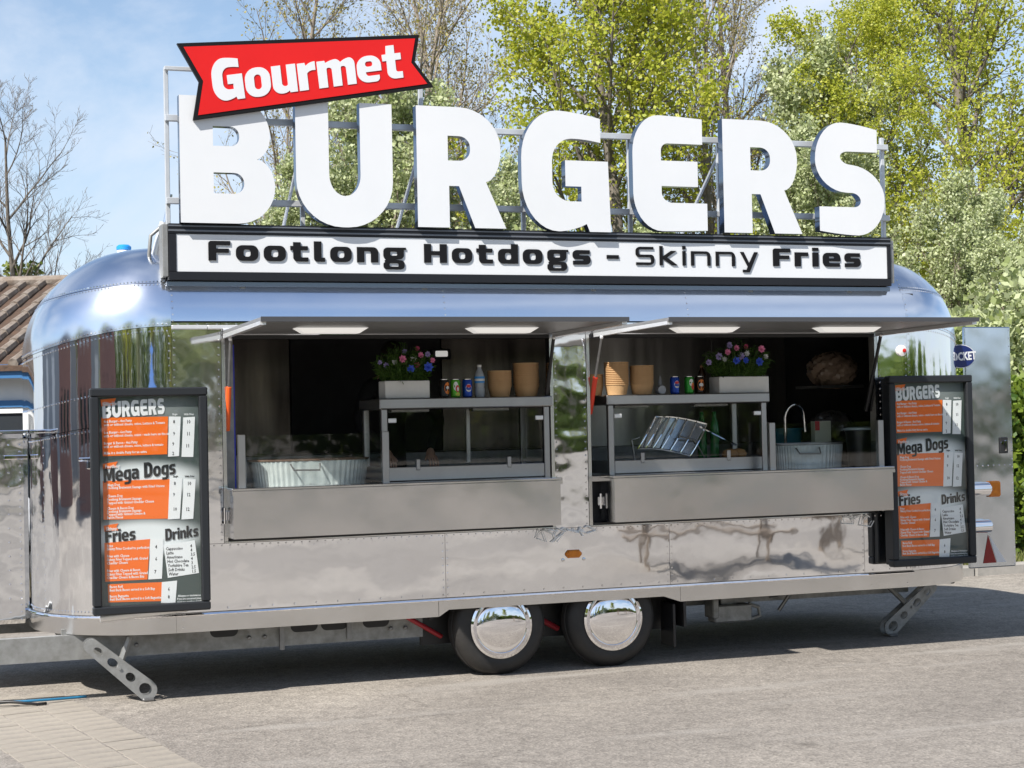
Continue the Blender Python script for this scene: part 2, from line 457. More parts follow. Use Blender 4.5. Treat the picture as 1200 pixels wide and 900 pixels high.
# ------------------------------------------------------------------ the trailer
TR = thing('catering_trailer', 'polished aluminium catering trailer with rounded ends and two open serving hatches', 'trailer')
XL, XR, YF, YB, RC = .76, 7.65, 0.0, 2.2, .80
ZB, ZS = .54, .42
def outline(i0, i1):
    """samples (p, n, w) along the plan, going clockwise seen from the front: corner/side ids 0..7"""
    segs = []
    def corner(cx, cy, a0, a1):
        r = []
        for k in range(17):
            a = math.radians(a0 + (a1-a0)*k/16); nx, ny = math.cos(a), math.sin(a)
            r.append(((cx+RC*nx, cy+RC*ny), (nx, ny), nx*nx))
        return r
    def line(p, q, n, k=8):
        return [((p[0]+(q[0]-p[0])*i/k, p[1]+(q[1]-p[1])*i/k), n, n[0]*n[0]) for i in range(k+1)]
    segs.append(line((XL, YB-RC), (XL, YF+RC), (-1, 0)))                   # 0 nose end
    segs.append(corner(XL+RC, YF+RC, 180, 270))                            # 1 nose / serving side corner
    segs.append(line((XL+RC, YF), (XR-RC, YF), (0, -1), 24))               # 2 serving side
    segs.append(corner(XR-RC, YF+RC, 270, 360))                            # 3 rear corner
    segs.append(line((XR, YF+RC), (XR, YB-RC), (1, 0)))                    # 4 rear end
    segs.append(corner(XR-RC, YB-RC, 0, 90))                               # 5
    segs.append(line((XR-RC, YB), (XL+RC, YB), (0, 1), 24))                # 6 far side
    segs.append(corner(XL+RC, YB-RC, 90, 180))                             # 7
    r = []
    for i in range(i0, i1+1): r += segs[i % 8][(1 if r else 0):]
    return r
def at(p, n, w, v, inset=0.0):
    z0 = 2.31 - .15*w; rz = .54 + .15*w
    if v <= 1: o, z, up = 0, ZB + (z0-ZB)*v, 0
    else:
        a = (v-1)*math.pi/2; o, z, up = 1-math.cos(a), z0 + rz*math.sin(a), math.sin(a)
    ox, oy = .70*o, .56*o
    return (p[0] - n[0]*(ox+inset*(1-up*.6)), p[1] - n[1]*(oy+inset*(1-up*.6)), z - inset*up)
def vz(z, w=0): return (z-ZB)/((2.31-.15*w)-ZB)
def shell(name, samples, v0, v1, matr, nv=10, inset=0.0, parent=TR, gap=.0015):
    q = MB(); rows = []
    for (p, n, w) in samples:
        rows.append([at(p, n, w, v0 + (v1-v0)*j/nv, inset) for j in range(nv+1)])
    q.grid([[rows[i][j] for i in range(len(rows))] for j in range(nv+1)])
    return q.build(name, matr, parent, smooth='all')
def part_of(samples, a, b):
    n = len(samples)-1; return samples[int(round(a*n)):int(round(b*n))+1]
nose_c = outline(0, 1); rear_c = outline(3, 4); full_back = outline(5, 7)
vm = vz(1.73)
# wall panels of the curved ends; two courses, seams between
for smp in (nose_c, rear_c):
    shell('wall_panel', part_of(smp, 0, .5), 0, vm, ALU); shell('wall_panel', part_of(smp, .5, 1), 0, vm, ALU)
    shell('wall_panel', smp, vm+.002, 1, ALU)
    for (a, b) in ((1.003, 1.34), (1.345, 2.0)):
        shell('roof_panel', smp, a, b, ALUR)
shell('wall_panel', full_back, 0, 1, ALU); shell('roof_panel', full_back, 1.003, 2.0, ALUR)
fr = outline(2, 2)
for (a, b) in ((0, 8/24), (8/24, 16/24), (16/24, 1)):
    shell('roof_panel', part_of(fr, a, b), 1.04, 2.0, ALUR, nv=12)
# crown of the roof
top = outline(0, 7); q = MB(); rings = []
for k, s_ in enumerate((1.0, .8, .5, .2)):
    ring = []
    for (p, n, w) in top[:-1]:
        x, y, z = at(p, n, w, 2.0); ring.append(((XL+XR)/2 + (x-(XL+XR)/2)*(1-(1-s_)*.25), 1.1 + (y-1.1)*s_, z + .05*(1-s_*s_)))
    rings.append(ring + [ring[0]])
q.grid(rings); q.build('roof_crown', ALUR, TR, smooth='all')

# flat serving side: panels round the two hatch openings
W1 = (1.89, 4.06); W2 = (4.35, 6.57); WZ0, WZ1 = .985, 2.23
def flat(x0, x1, z0, z1, matr=ALU, name='wall_panel', y=0.0, th=.018):
    q = MB(); g = .0012; nx = max(2, int((x1-x0)/.12)); nz = max(2, int((z1-z0)/.12))
    ph = rng.uniform(0, 6); amp = .0012
    P = [[(x0+g+(x1-x0-2*g)*i/nx, y + amp*math.sin(ph+2.3*i/nx*math.pi)*math.sin(math.pi*j/nz)*(0 < i < nx), z0+g+(z1-z0-2*g)*j/nz) for i in range(nx+1)] for j in range(nz+1)]
    q.grid(P)
    o = len(q.v)
    q.add([(x0+g,y,z0+g),(x1-g,y,z0+g),(x1-g,y,z1-g),(x0+g,y,z1-g),(x0+g,y+th,z0+g),(x1-g,y+th,z0+g),(x1-g,y+th,z1-g),(x0+g,y+th,z1-g)],
          [(4,7,6,5),(0,4,5,1),(1,5,6,2),(2,6,7,3),(3,7,4,0)])
    return q.build(name, matr, TR, smooth=30)
for (a, b) in ((1.56, 3.305), (3.305, 4.915), (4.915, 6.45), (6.45, 6.85)): flat(a, b, ZB, .958)
flat(1.56, 1.865, .958, 2.335); flat(6.60, 6.85, .958, 2.335)
flat(4.085, 4.325, .958, 2.335, ALUW)
flat(1.865, 4.085, 2.255, 2.335); flat(4.325, 6.60, 2.255, 2.335)
flat(1.865, 4.085, .958, .968, SKIRT); flat(4.325, 6.60, .958, .968, SKIRT)
# hatch frames
for (a, b) in (W1, W2):
    for bar in ((a-.025, a, .968, 2.255), (b, b+.025, .968, 2.255), (a, b, 2.23, 2.255), (a, b, .968, .985)):
        q = MB(); q.box(bar[0]+.001, bar[1]-.001, -.006, .07, bar[2]+.001, bar[3]-.001); q.build('hatch_frame', SKIRT if bar[1]-bar[0] < .1 else BLACK, TR)
# gutter strips above the hatches, in lengths
TRIM = mat('trim_aluminium', (.80, .80, .80), .3, .6)
for (a, b) in ((1.56, 1.78), (1.785, 4.2), (4.205, 6.85)):
    q = MB(); q.bbox(a, b, -.022, -.001, 2.292, 2.318, .004); q.build('gutter_strip', TRIM, TR)

# skirt below the walls, cut up over the wheels
sk = []
def skirt_curve(samples):
    q = MB(); rows = [[(p[0]+n[0]*.008, p[1]+n[1]*.008, z) for (p, n, w) in samples] for z in (ZS, ZB-.002)]
    q.grid(rows); q.grid([[(p[0]+n[0]*.008, p[1]+n[1]*.008, ZB-.002) for (p, n, w) in samples], [(p[0]-n[0]*.01, p[1]-n[1]*.01, ZB-.002) for (p, n, w) in samples]])
    q.grid([[(p[0]-n[0]*.03, p[1]-n[1]*.03, ZS) for (p, n, w) in samples], [(p[0]+n[0]*.008, p[1]+n[1]*.008, ZS) for (p, n, w) in samples]])
    q.build('skirt_panel', SKIRT, TR, smooth=30)
skirt_curve(nose_c); skirt_curve(rear_c); skirt_curve(full_back)
for (a, b) in ((1.56, 3.25), (4.985, 6.85)):
    q = MB(); q.box(a+.001, b-.001, -.009, .012, ZS, ZB-.002); q.build('skirt_panel', SKIRT, TR)
q = MB()
prof = [(3.252, ZS), (3.32, .462), (4.86, .462), (4.984, ZS), (4.984, ZB-.002), (3.252, ZB-.002)]
q.add([(x, -.009, z) for x, z in prof] + [(x, .012, z) for x, z in prof], [(0,1,2,3,4,5)] + [(i, i+6, (i+1)%6+6, (i+1)%6) for i in range(6)]); q.build('skirt_panel', SKIRT, TR)
for (a, b) in ((1.56, 4.2), (4.202, 6.85)):
    q = MB(); q.tube([(a, -.012, .527), (b, -.012, .527)], .009, 8); q.build('rub_rail', CHROME, TR, smooth=True)
q = MB(); q.tube([(p[0]+n[0]*.012, p[1]+n[1]*.012, .527) for (p, n, w) in nose_c], .009, 8); q.build('rub_rail', CHROME, TR, smooth=True)

# rivets along the seams
rv = MB()
def rivet(x, y, z, n=(0, -1, 0), r=.0065):
    N = Vector(n); A = N.orthogonal().normalized(); B = N.cross(A); c = Vector((x, y, z)); L = []
    for k in range(6): L.append(c + (A*math.cos(k*math.pi/3)+B*math.sin(k*math.pi/3))*r)
    for k in range(6): L.append(c + (A*math.cos(k*math.pi/3)+B*math.sin(k*math.pi/3))*r*.6 + N*r*.45)
    rv.add(L, [(k, (k+1)%6, 6+(k+1)%6, 6+k) for k in range(6)] + [(6,7,8,9,10,11)])
def rrow(x0, z0, x1, z1, st=.045, y=-.001):
    n = max(1, int(math.hypot(x1-x0, z1-z0)/st))
    for i in range(n+1): rivet(x0+(x1-x0)*i/n, y, z0+(z1-z0)*i/n)
for x in (1.575, 3.29, 3.32, 4.90, 4.93, 6.44, 6.835): rrow(x, .56, x, .94)
for x in (1.575, 1.85, 4.10, 4.31, 6.615, 6.835): rrow(x, .98, x, 2.27)
for x in (1.545, 6.865): rrow(x, .56, x, 2.25)
rrow(1.6, .945, 6.8, .945, .05); rrow(1.6, .56, 6.8, .56, .14)
for k in range(60): rivet(1.9+k*.0765, -.001, .93+rng.uniform(-.002,.002), r=.0035)
rrow(1.6, 2.325, 6.8, 2.325, .06)
for x in (1.6, 2.6, 3.1, 5.1, 5.8, 6.5, 6.8): rrow(x, .45, x, .50, .05, -.010)
for smp in (nose_c, rear_c):
    for v in (.012, vm-.012, vz(1.93), .985, 1.02, 1.33, 1.36):
        for i in range(len(smp)-1):
            for k in range(3):
                t = k/3; A, B = smp[i], smp[i+1]
                p = tuple(A[0][j]+(B[0][j]-A[0][j])*t for j in (0,1)); n = tuple(A[1][j]+(B[1][j]-A[1][j])*t for j in (0,1)); w = A[2]+(B[2]-A[2])*t
                if v == vz(1.93) and not (.1 < t+i < 25): continue
                x, y, z = at(p, n, w, v); up = math.sin((v-1)*math.pi/2) if v > 1 else 0
                rivet(x, y, z, Vector((n[0]*(1-up), n[1]*(1-up), up+1e-4)).normalized())
    mid = smp[len(smp)//2]
    for k in range(22):
        x, y, z = at(*mid, .02+vm*k/22); rivet(x, y, z, (mid[1][0], mid[1][1], 0))
for x in (1.56, 3.33, 5.09, 6.85):
    for k in range(14):
        px, py, pz = at((x, 0), (0, -1), 0, 1.04+k*.05); up = math.sin(k*.05*math.pi/2); rivet(px+.012, py, pz, Vector((0, -(1-up), up+1e-4)).normalized())
r_ = rv.build('rivets', ALU, TR); r_['kind'] = 'stuff'

# lining: keeps the light out of the body
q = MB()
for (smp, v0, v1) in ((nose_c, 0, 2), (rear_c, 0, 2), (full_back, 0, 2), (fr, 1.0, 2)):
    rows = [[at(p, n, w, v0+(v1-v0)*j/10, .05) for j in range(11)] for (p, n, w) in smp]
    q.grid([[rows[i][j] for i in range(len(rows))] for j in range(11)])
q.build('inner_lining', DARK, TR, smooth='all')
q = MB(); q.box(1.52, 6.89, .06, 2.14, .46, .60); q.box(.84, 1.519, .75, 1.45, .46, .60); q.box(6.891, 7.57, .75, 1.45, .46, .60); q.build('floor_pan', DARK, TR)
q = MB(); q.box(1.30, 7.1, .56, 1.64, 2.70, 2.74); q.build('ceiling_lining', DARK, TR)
INSTEEL = mat('kitchen_steel', (.27, .24, .21), .22, .9, var=(.07, .06, .055), vscale=1.5, stretch=(3, 1, .35), bump=[(1.0, .5, .03)])  # pale vertical streaks are reflected light put into the steel colour
INSTEEL2 = mat('lit_kitchen_steel', (.55, .53, .51), .3, .9, var=(.30, .285, .27), vscale=1.3, stretch=(3, 1, .35), bump=[(1.0, .5, .03)])  # lit copy of the steel, its brighter reflections put into the colour
for (a, b, m_) in ((1.6, 2.1, DARK), (2.105, 2.75, INSTEEL), (2.755, 3.95, DARK), (3.955, 5.0, INSTEEL), (5.005, 6.3, INSTEEL2), (6.305, 7.0, INSTEEL2)):  # wide dark panel paints in a dark reflection on the steel wall
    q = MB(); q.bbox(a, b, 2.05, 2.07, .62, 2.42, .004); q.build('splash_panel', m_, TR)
for a_, b_ in ((1.60, 1.88), (4.08, 4.33), (6.59, 6.95)):
    q = MB(); q.box(a_, b_, .06, .09, .62, 2.55); q.build('inner_jamb', DARK, TR)
BLUEL = mat('blue_edge_strip', (.02, .03, .45), .4)
q = MB(); q.box(1.955, 1.965, .10, .115, 1.3, 2.2); q.build('edge_strip', BLUEL, TR)
q = MB(); q.box(1.895, 1.955, .09, .12, 1.0, 2.24); q.build('door_post', STEELD, TR)
# front work surface below the hatches and a dark kick wall
for (a, b) in (W1, W2):
    q = MB(); q.box(a+.002, b-.002, .0, .62, 1.262, 1.296); q.build('work_surface', STEEL, TR)
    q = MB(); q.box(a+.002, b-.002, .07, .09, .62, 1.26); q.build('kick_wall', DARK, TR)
# back worktop along the far wall
q = MB(); q.box(1.65, 6.95, 1.45, 2.05, 1.42, 1.46); q.box(1.65, 6.95, 1.47, 1.5, .62, 1.42); q.build('rear_worktop', STEELD, TR)

# hatch flaps, raised level, with lights and struts
FLAP = mat('flap_underside', (.25, .25, .25), .4, .4, var=(.21, .21, .21), vscale=2)
FEDGE = mat('flap_edge_dark', (.10, .10, .105), .4, .6)
for (a, b) in ((1.875, 4.105), (4.375, 6.60)):
    fl = MB(); L = 1.21; q = fl
    z0, z1 = 2.262, 2.272
    q.add([(a,-.01,z0),(b,-.01,z0),(b,-L,z1),(a,-L,z1),(a,-.01,z0+.02),(b,-.01,z0+.02),(b,-L,z1+.02),(a,-L,z1+.02)],
          [(0,3,2,1),(4,5,6,7),(0,1,5,4),(1,2,6,5),(2,3,7,6),(3,0,4,7)])
    flap = q.build('hatch_flap', FLAP, TR)
    q = MB(); q.box(a-.003, b+.003, -L-.012, -L-.001, z1-.006, z1+.022); q.build('flap_edge', FEDGE, flap)
    for x in (a, b-.03):
        q = MB(); q.add([(x-.002,-.03,z0-.028),(x+.032,-.03,z0-.028),(x+.032,-L+.02,z1-.022),(x-.002,-L+.02,z1-.022),(x-.002,-.03,z0-.001),(x+.032,-.03,z0-.001),(x+.032,-L+.02,z1-.001),(x-.002,-L+.02,z1-.001)],
          [(0,3,2,1),(4,5,6,7),(0,1,5,4),(1,2,6,5),(2,3,7,6),(3,0,4,7)]); q.build('flap_rib', TRIM, flap)
    q = MB(); q.tube([(a, -.03, 2.285), (b, -.03, 2.285)], .012, 8); q.build('hinge', TRIM, flap, smooth=True)
LAMPW = mat('lamp_diffuser', (.85, .85, .83), .35)
LAMPW.node_tree.nodes['Principled BSDF'].inputs['Emission Color'].default_value = (1, .98, .94, 1); LAMPW.node_tree.nodes['Principled BSDF'].inputs['Emission Strength'].default_value = .28
li = 0
for (a, b) in ((2.20, 2.64), (3.29, 3.74), (4.69, 5.15), (5.75, 6.22)):
    q = MB(); y0, y1 = -.66, -.54
    q.add([(a,y0,2.264),(b,y0,2.264),(b,y1,2.264),(a,y1,2.264),(a+.05,y0+.02,2.232),(b-.05,y0+.02,2.232),(b-.05,y1-.02,2.232),(a+.05,y1-.02,2.232)],
          [(0,1,2,3),(7,6,5,4),(0,4,5,1),(1,5,6,2),(2,6,7,3),(3,7,4,0)])
    o = q.build('flap_light', LAMPW)
    tag(o, ['slim white strip light under the hatch flap above the menu side of the first hatch', 'slim white strip light under the flap above the cans and paper bowls',
            'slim white strip light under the flap above the sunlit paper bowls', 'slim white strip light under the flap above the tap and brown bags'][li], 'light', 'strip lights under the hatch flaps'); li += 1
REDS = mat('red_sleeve', (.75, .05, .02), .4); ORS = mat('orange_sleeve', (.85, .12, .02), .4)
for (x, ya, za, yb, zb, sl_) in ((1.905, -.11, 2.225, .05, 1.66, ORS), (4.045, -.13, 2.225, .04, 1.80, None), (4.372, -.17, 2.225, .06, 1.72, REDS), (6.555, -.12, 2.235, .10, 1.70, None)):
    A, B = Vector((x, ya, za)), Vector((x, yb, zb)); m_ = A.lerp(B, .52)
    q = MB(); q.tube([A, m_], .0085 if sl_ else .012, 8); st = q.build('gas_strut', STEELD if sl_ else BLACK, TR, smooth=True)
    q = MB(); q.tube([m_, B], .017 if sl_ else .015, 10); q.build('cylinder', sl_ or BLACK, st, smooth=True)
    q = MB(); q.lathe([(.004, -.012), (.013, -.006), (.013, .006), (.004, .012)], A, 'x', 8); q.build('ball_end', TRIM, st)

# serving trays hung on the front of each hatch
def tray(a, b):
    q = MB(); q.box(a, b, -.222, -.21, .995, 1.285); q.box(a, a+.012, -.21, .02, .995, 1.285); q.box(b-.012, b, -.21, .02, .995, 1.285); q.box(a+.012, b-.012, -.21, .02, .995, 1.005)
    t = q.build('serving_tray', STEEL, TR)
    q = MB(); q.bbox(a-.008, b+.012, -.232, -.002, 1.287, 1.305, .004); q.build('tray_top', STEEL, t)
    q = MB(); q.box(a-.008, b+.012, -.2335, -.2265, 1.262, 1.2865); q.build('tray_lip', STEEL, t)
    for z in (1.10,):
        q = MB(); q.bbox(a-.035, a+.0, -.02, .0, z, z+.06, .004); q.tube([(a-.02, -.03, z-.02), (a-.02, -.03, z+.08)], .008, 8); q.build('latch', CHROME, t)
    return t
tray(1.885, 4.035); tray(4.42, 6.56)
# side marker lamp and small fittings on the wall
AMBER = mat('amber_lens', (.62, .20, .01), .2, var=(.45, .12, .005), vscale=30)
q = MB(); q.add([(p[0], -.004 if i < 8 else -.022, p[1]) for i, p in enumerate([(4.145,.775),(4.165,.755),(4.245,.755),(4.265,.775),(4.265,.79),(4.245,.81),(4.165,.81),(4.145,.79)] + [(4.155,.777),(4.17,.763),(4.24,.763),(4.255,.777),(4.255,.788),(4.24,.802),(4.17,.802),(4.155,.788)])],
     [(i, (i+1)%8, 8+(i+1)%8, 8+i) for i in range(8)] + [tuple(range(8, 16))]); q.build('side_marker', AMBER, TR)
for x in (4.13, 4.28):
    q = MB(); q.lathe([(.012, 0), (.010, .008), (.002, .010)], (x, -.001, .745), 'y', 10); q.build('screw_cap', SKIRT, TR)
WRED = mat('red_white_lamp', (.75, .72, .70), .2); REDL = mat('red_lens', (.5, .02, .015), .15)
q = MB(); q.lathe([(.042, 0), (.040, .012), (.012, .02)], (6.80, -.001, 2.13), 'y', 16); sm = q.build('clearance_lamp', WRED, TR, smooth=30)
q = MB(); q.lathe([(.016, .0), (.015, .012), (.003, .016)], (6.812, -.014, 2.13), 'y', 12); q.build('red_lens', REDL, sm, smooth=30)

# nose locker, roof vent, tilting ram of the sign
q = MB(); q.bbox(-.75, .752, .84, 1.76, .44, 1.665, .03); nb = q.build('nose_locker', ALUW, TR)
q = MB(); q.bbox(-.76, .756, .825, 1.775, 1.667, 1.69, .006); q.build('locker_lid', ALU, nb)
rv = MB()
for k in range(26): rivet(.70, .839, .47+k*.045); rivet(.63, .839, .47+k*.045) if k % 2 else None
o = rv.build('rivets', ALU, nb); o['kind'] = 'stuff'
q = MB(); q.bbox(.60, .75, .80, .84, 1.50, 1.53, .006); q.build('latch', CHROME, nb)
WP = mat('white_plastic', (.8, .8, .79), .4); BLUEP = mat('blue_plastic', (.02, .25, .65), .35)
q = MB(); q.lathe([(.045, 0), (.045, .045)], (1.415, 1.1, 2.845), 'z', 18); ve = q.build('roof_vent', WP, TR, smooth=30)
q = MB(); q.lathe([(.040, .045), (.05, .052), (.05, .07), (.035, .083), (.01, .086)], (1.415, 1.1, 2.845), 'z', 18); q.build('cap', BLUEP, ve, smooth=30)

# chassis
CH = GALV
q = MB(); q.box(-.9, 3.22, .26, .32, .262, .415); q.box(5.05, 7.2, .60, .66, .31, .415); q.box(-.9, 7.3, 1.88, 1.94, .262, .415); q.box(.9, 3.2, .30, 1.9, .37, .45); q.box(5.05, 7.2, .662, 1.87, .37, .45)
chs = q.build('chassis_rail', CH, TR)
for x in (1.9, 2.42, 2.62, 2.9):
    q = MB(); pts = fillet([(x-.09, .345, .04), (x+.09, .345, .04), (x+.09, .425, .04), (x-.09, .425, .04)], 5); n = len(pts)
    q.add([(a, .2585, b) for a, b in pts], [tuple(range(n))]); q.build('slot', BLACK, chs)
for x in (2.06, 2.16, 1.35, 3.0, 3.1):
    q = MB(); q.lathe([(.014, 0), (.014, .012), (.008, .016)], (x, .26, .33), 'y', 8); q.build('bolt', STEELD, chs)
for bx in ((2.255, 2.285, .238, .26, .24, .42), (2.7, 2.73, .24, .26, .28, .42)):
    q = MB(); q.box(*bx); q.build('bracket', STEELD, chs)
# wheel well
q = MB(); q.box(3.22, 5.02, .30, .34, .2, .62); q.box(3.2, 3.22, .03, .30, .40, .62); q.box(5.02, 5.04, .02, .30, .24, .62); q.box(3.22, 5.02, .02, .32, .585, .61); q.build('wheel_well', BLACK, TR)
REDP = mat('red_primer', (.35, .02, .03), .5)
for A_, B_, r_ in (((3.10, .22, .405), (3.36, .30, .25), .016), ((4.0, .28, .36), (4.2, .30, .25), .02)):
    q = MB(); q.tube([A_, B_], r_, 8); q.build('suspension_arm', REDP, TR)
q = MB(); q.bbox(4.955, 4.975, .05, .26, .10, .40, .004); q.build('mudflap', BLACK, TR)
# wheels
def wheel(cx):
    w = MB(); cz, y0 = .325, .045
    prof = []
    R, wd = .325, .205
    for (r, h) in ((.195, -.03), (.21, -.008), (.245, .0), (.285, -.006), (.312, -.028), (.325, -.055), (.325, -wd+.05), (.31, -wd+.02), (.25, -wd), (.19, -wd)):
        prof.append((r, h))
    w.lathe(prof, (cx, y0, cz), 'y', 56, caps=False)
    # tread grooves as raised ribs
    for h in (-.075, -.10, -.125):
        w.lathe([(.324, h+.007), (.331, h+.006), (.331, h-.006), (.324, h-.007)], (cx, y0, cz), 'y', 56, caps=False)
    t = thing('wheel', None, None); del_ = t; t.parent = TR
    ty = w.build('tyre', RUBBER, t, smooth=35)
    q = MB(); q.lathe([(.212, -.012), (.214, .002), (.200, .010), (.190, -.004), (.175, -.02)], (cx, y0, cz), 'y', 56, caps=False); q.build('rim', CHROME, t, smooth=40)
    q = MB(); pr = [(.184, -.016), (.178, .004)] + [(.178*math.cos(a), .004+.034*math.sin(a)) for a in (.2, .45, .7, .95, 1.2, 1.4)] + [(.004, .038)]
    q.lathe(pr, (cx, y0, cz), 'y', 56); q.build('hub_cap', CHROME, t, smooth=60)
wheel(3.70); wheel(4.505)
# axle parts hanging below
q = MB(); q.bbox(5.42, 5.72, .34, .46, .205, .33, .01); q.bbox(5.40, 5.45, .33, .47, .24, .38, .008); q.tube([(5.70, .36, .33), (5.78, .36, .30), (5.79, .36, .24), (5.72, .36, .22)], .014, 8); q.bbox(5.50, 5.62, .40, .44, .32, .40, .004); q.build('tow_bracket', GALV, TR)
for A_, B_, r_ in (((6.15, .5, .40), (6.05, .55, .24), .014), ((6.0, .6, .35), (6.5, .7, .35), .02)):
    q = MB(); q.tube([A_, B_], r_, 8); q.build('underfloor_pipe', STEELD, TR)
q = MB(); q.lathe([(.04, 0), (.13, .02), (.15, .07), (.12, .11), (.04, .12)], (6.65, .9, .28), 'z', 20); q.build('underfloor_pot', STEELD, TR, smooth=40)
q = MB(); q.tube([(7.20, .55, .385), (7.55, .55, .385)], .025, 10); e_ = q.build('rear_tube', CHROME, TR, smooth=True)
q = MB(); q.lathe([(.028, 0), (.028, .02)], (7.55, .55, .385), 'x', 10); q.build('end_cap', BLACK, e_)
# corner steadies
def steady(x0, z0, x1, z1, y, bx):
    d_ = Vector((x1-x0, 0, z1-z0)); Ln = d_.length; d_.normalize(); nrm = Vector((-d_.z, 0, d_.x))
    q = MB()
    for yy in (y-.035, y+.035):
        holes = []; outer = []
        A = Vector((x0, 0, z0)); wa, wb = .045, .062
        o_ = []
        for k in range(9): an = math.pi/2 + math.pi*k/8; o_.append(A + d_*math.cos(an)*wa + nrm*math.sin(an)*wa)
        Bp = Vector((x1, 0, z1))
        for k in range(9): an = -math.pi/2 + math.pi*k/8; o_.append(Bp + d_*math.cos(an)*wb + nrm*math.sin(an)*wb)
        outer = [(p.x, p.z) for p in o_]
        for (t, r, e) in ((.12, .022, 1.5), (.38, .026, 1.5), (.70, .026, 1.3), (.97, .036, 1.15)):
            c = A + d_*Ln*t; holes.append([((c + d_*math.cos(2*math.pi*k/14)*r*e + nrm*math.sin(2*math.pi*k/14)*r).x, (c + d_*math.cos(2*math.pi*k/14)*r*e + nrm*math.sin(2*math.pi*k/14)*r).z) for k in range(14)])
        me = curve_mesh('plate', [outer] + holes, .008)
        q.add([(v.co.x, v.co.y+yy, v.co.z) for v in me.vertices], [list(p.vertices) for p in me.polygons])
    leg = q.build('corner_steady', GALV, TR)
    q = MB(); mid = Vector((x0, y, z0)).lerp(Vector((x1, y, z1)), .5)
    q.tube([mid, (bx, y, .40)], .02, 6); q.tube([mid-Vector((0,.045,0)), mid+Vector((0,.045,0))], .01, 8); q.build('brace', GALV, leg)
    q = MB(); q.bbox(x1-.03, x1+.045, y-.055, y+.055, 0.0, .022, .008); q.build('foot', STEELD, leg)
steady(1.06, .36, 1.39, .068, .13, 1.29)
steady(7.32, .35, 6.96, .068, .5, 6.93)
# step rail at the nose corner, grab handle and coupling lead
q = MB(); q.tube([(1.10, -.02, .545), (1.62, -.028, .58)], .03, 12); q.build('step_tube', TRIM, TR, smooth=True)
q = MB(); q.bbox(1.00, 1.16, .10, .15, 1.49, 1.515, .008); q.bbox(1.055, 1.105, .14, .2, 1.44, 1.49, .006); q.build('corner_lamp', CHROME, TR)
CABB = mat('blue_cable', (.02, .16, .30), .5)
q = MB(); pts = []
for k in range(26):
    t = k/25; pts.append((-.3+1.35*t, .55-.25*t+.10*math.sin(t*7), .32*max(0, 1-3.2*t)**2+.016+.05*abs(math.sin(t*6))*(1-t)))
q.tube(pts, .008, 7); tag(q.build('cable', CABB, smooth='all'), 'thin blue cable lying on the tarmac below the trailer nose', 'cable')
q = MB(); pts = [(-.3+1.1*k/20, .35-.1*k/20+.03*math.sin(k*.6), .014+.02*max(0, math.sin(k*.5))) for k in range(21)]
q.tube(pts, .009, 7); tag(q.build('lead', BLACK, smooth='all'), 'black lead trailing beside the blue cable under the nose', 'cable')

# open rear door
DR = TR
q = MB(); q.bbox(7.625, 8.045, .40, .435, .48, 2.325, .008); door = q.build('rear_door', mat('door_aluminium', (.66, .70, .74), .07, 1.0, bump=[(1.8, .5, .03)], rvar=.2, vscale=2.5), TR)
q = MB(); q.bbox(7.915, 7.99, .388, .40, 1.35, 1.475, .006); lk = q.build('door_lock', BLACK, door)
q = MB(); q.lathe([(.015, 0), (.013, .006)], (7.935, .388, 1.43), 'y', 10); q.bbox(7.95, 7.97, .376, .388, 1.37, 1.45, .004); q.build('lock_lever', CHROME, lk)
NAVY = mat('navy_badge', (.006, .018, .11), .25)
ov = [(7.585+.125*math.cos(2*math.pi*k/36), 2.10+.085*math.sin(2*math.pi*k/36)) for k in range(36)]
me = curve_mesh('badge', [[(7.585+(x-7.585)*1.05, 2.10+(z-2.10)*1.06) for x, z in ov]], .003); me.materials.append(WHITE); b0 = link('badge_rim', me, door); b0.location = (0, .397, 0)
me = curve_mesh('badge', [ov], .003); me.materials.append(NAVY); b1 = link('badge', me, door); b1.location = (0, .3935, 0)
me = text_mesh('badge_text', 'ROCKET', .085, .002, bold=.003, sx=.78, align='CENTER'); me.materials.append(WHITE); b2 = link('badge_lettering', me, door); b2.location = (7.592, .391, 2.07); b2.rotation_euler = (0, math.radians(-4), 0)
# rear lamps on the corner
for z in (.985+.10, .80):
    q = MB(); q.lathe([(.052, 0), (.052, .24), (.045, .25)], (7.53, .36, z), 'x', 20); lm = q.build('lamp_housing', CHROME, TR, smooth=30)
    q = MB(); q.lathe([(.042, .25), (.03, .262), (.004, .268)], (7.53, .36, z), 'x', 16); q.build('lens', REDL, lm, smooth=30)
q = MB(); q.bbox(7.79, 7.905, .37, .398, 1.02, 1.14, .012); q.build('indicator_lamp', AMBER, door)
q = MB(); q.lathe([(.05, 0), (.046, .02), (.01, .03)], (7.76, .40, .80), 'y', 18); q.build('round_lamp', REDL, door, smooth=30)
q = MB(); q.add([(7.74,.397,.515),(7.86,.397,.515),(7.79,.397,.73),(7.74,.399,.515),(7.86,.399,.515),(7.79,.399,.73)], [(0,1,2),(0,3,4,1),(1,4,5,2),(2,5,3,0)]); tri = q.build('reflector_triangle', mat('dark_red_reflector', (.22, .008, .01), .2), door)
q = MB(); q.add([(7.865,.397,.52),(7.95,.397,.515),(7.80,.397,.725),(7.865,.399,.52),(7.95,.399,.515),(7.80,.399,.725)], [(0,1,2),(0,3,4,1),(1,4,5,2),(2,5,3,0)]); q.build('white_triangle', WHITE, door)
rv = MB()
for k in range(30): rivet(8.03, .3995, .5+k*.062)
for k in range(8): rivet(7.66+k*.05, .3995, 1.26)
o = rv.build('rivets', ALU, door); o['kind'] = 'stuff'
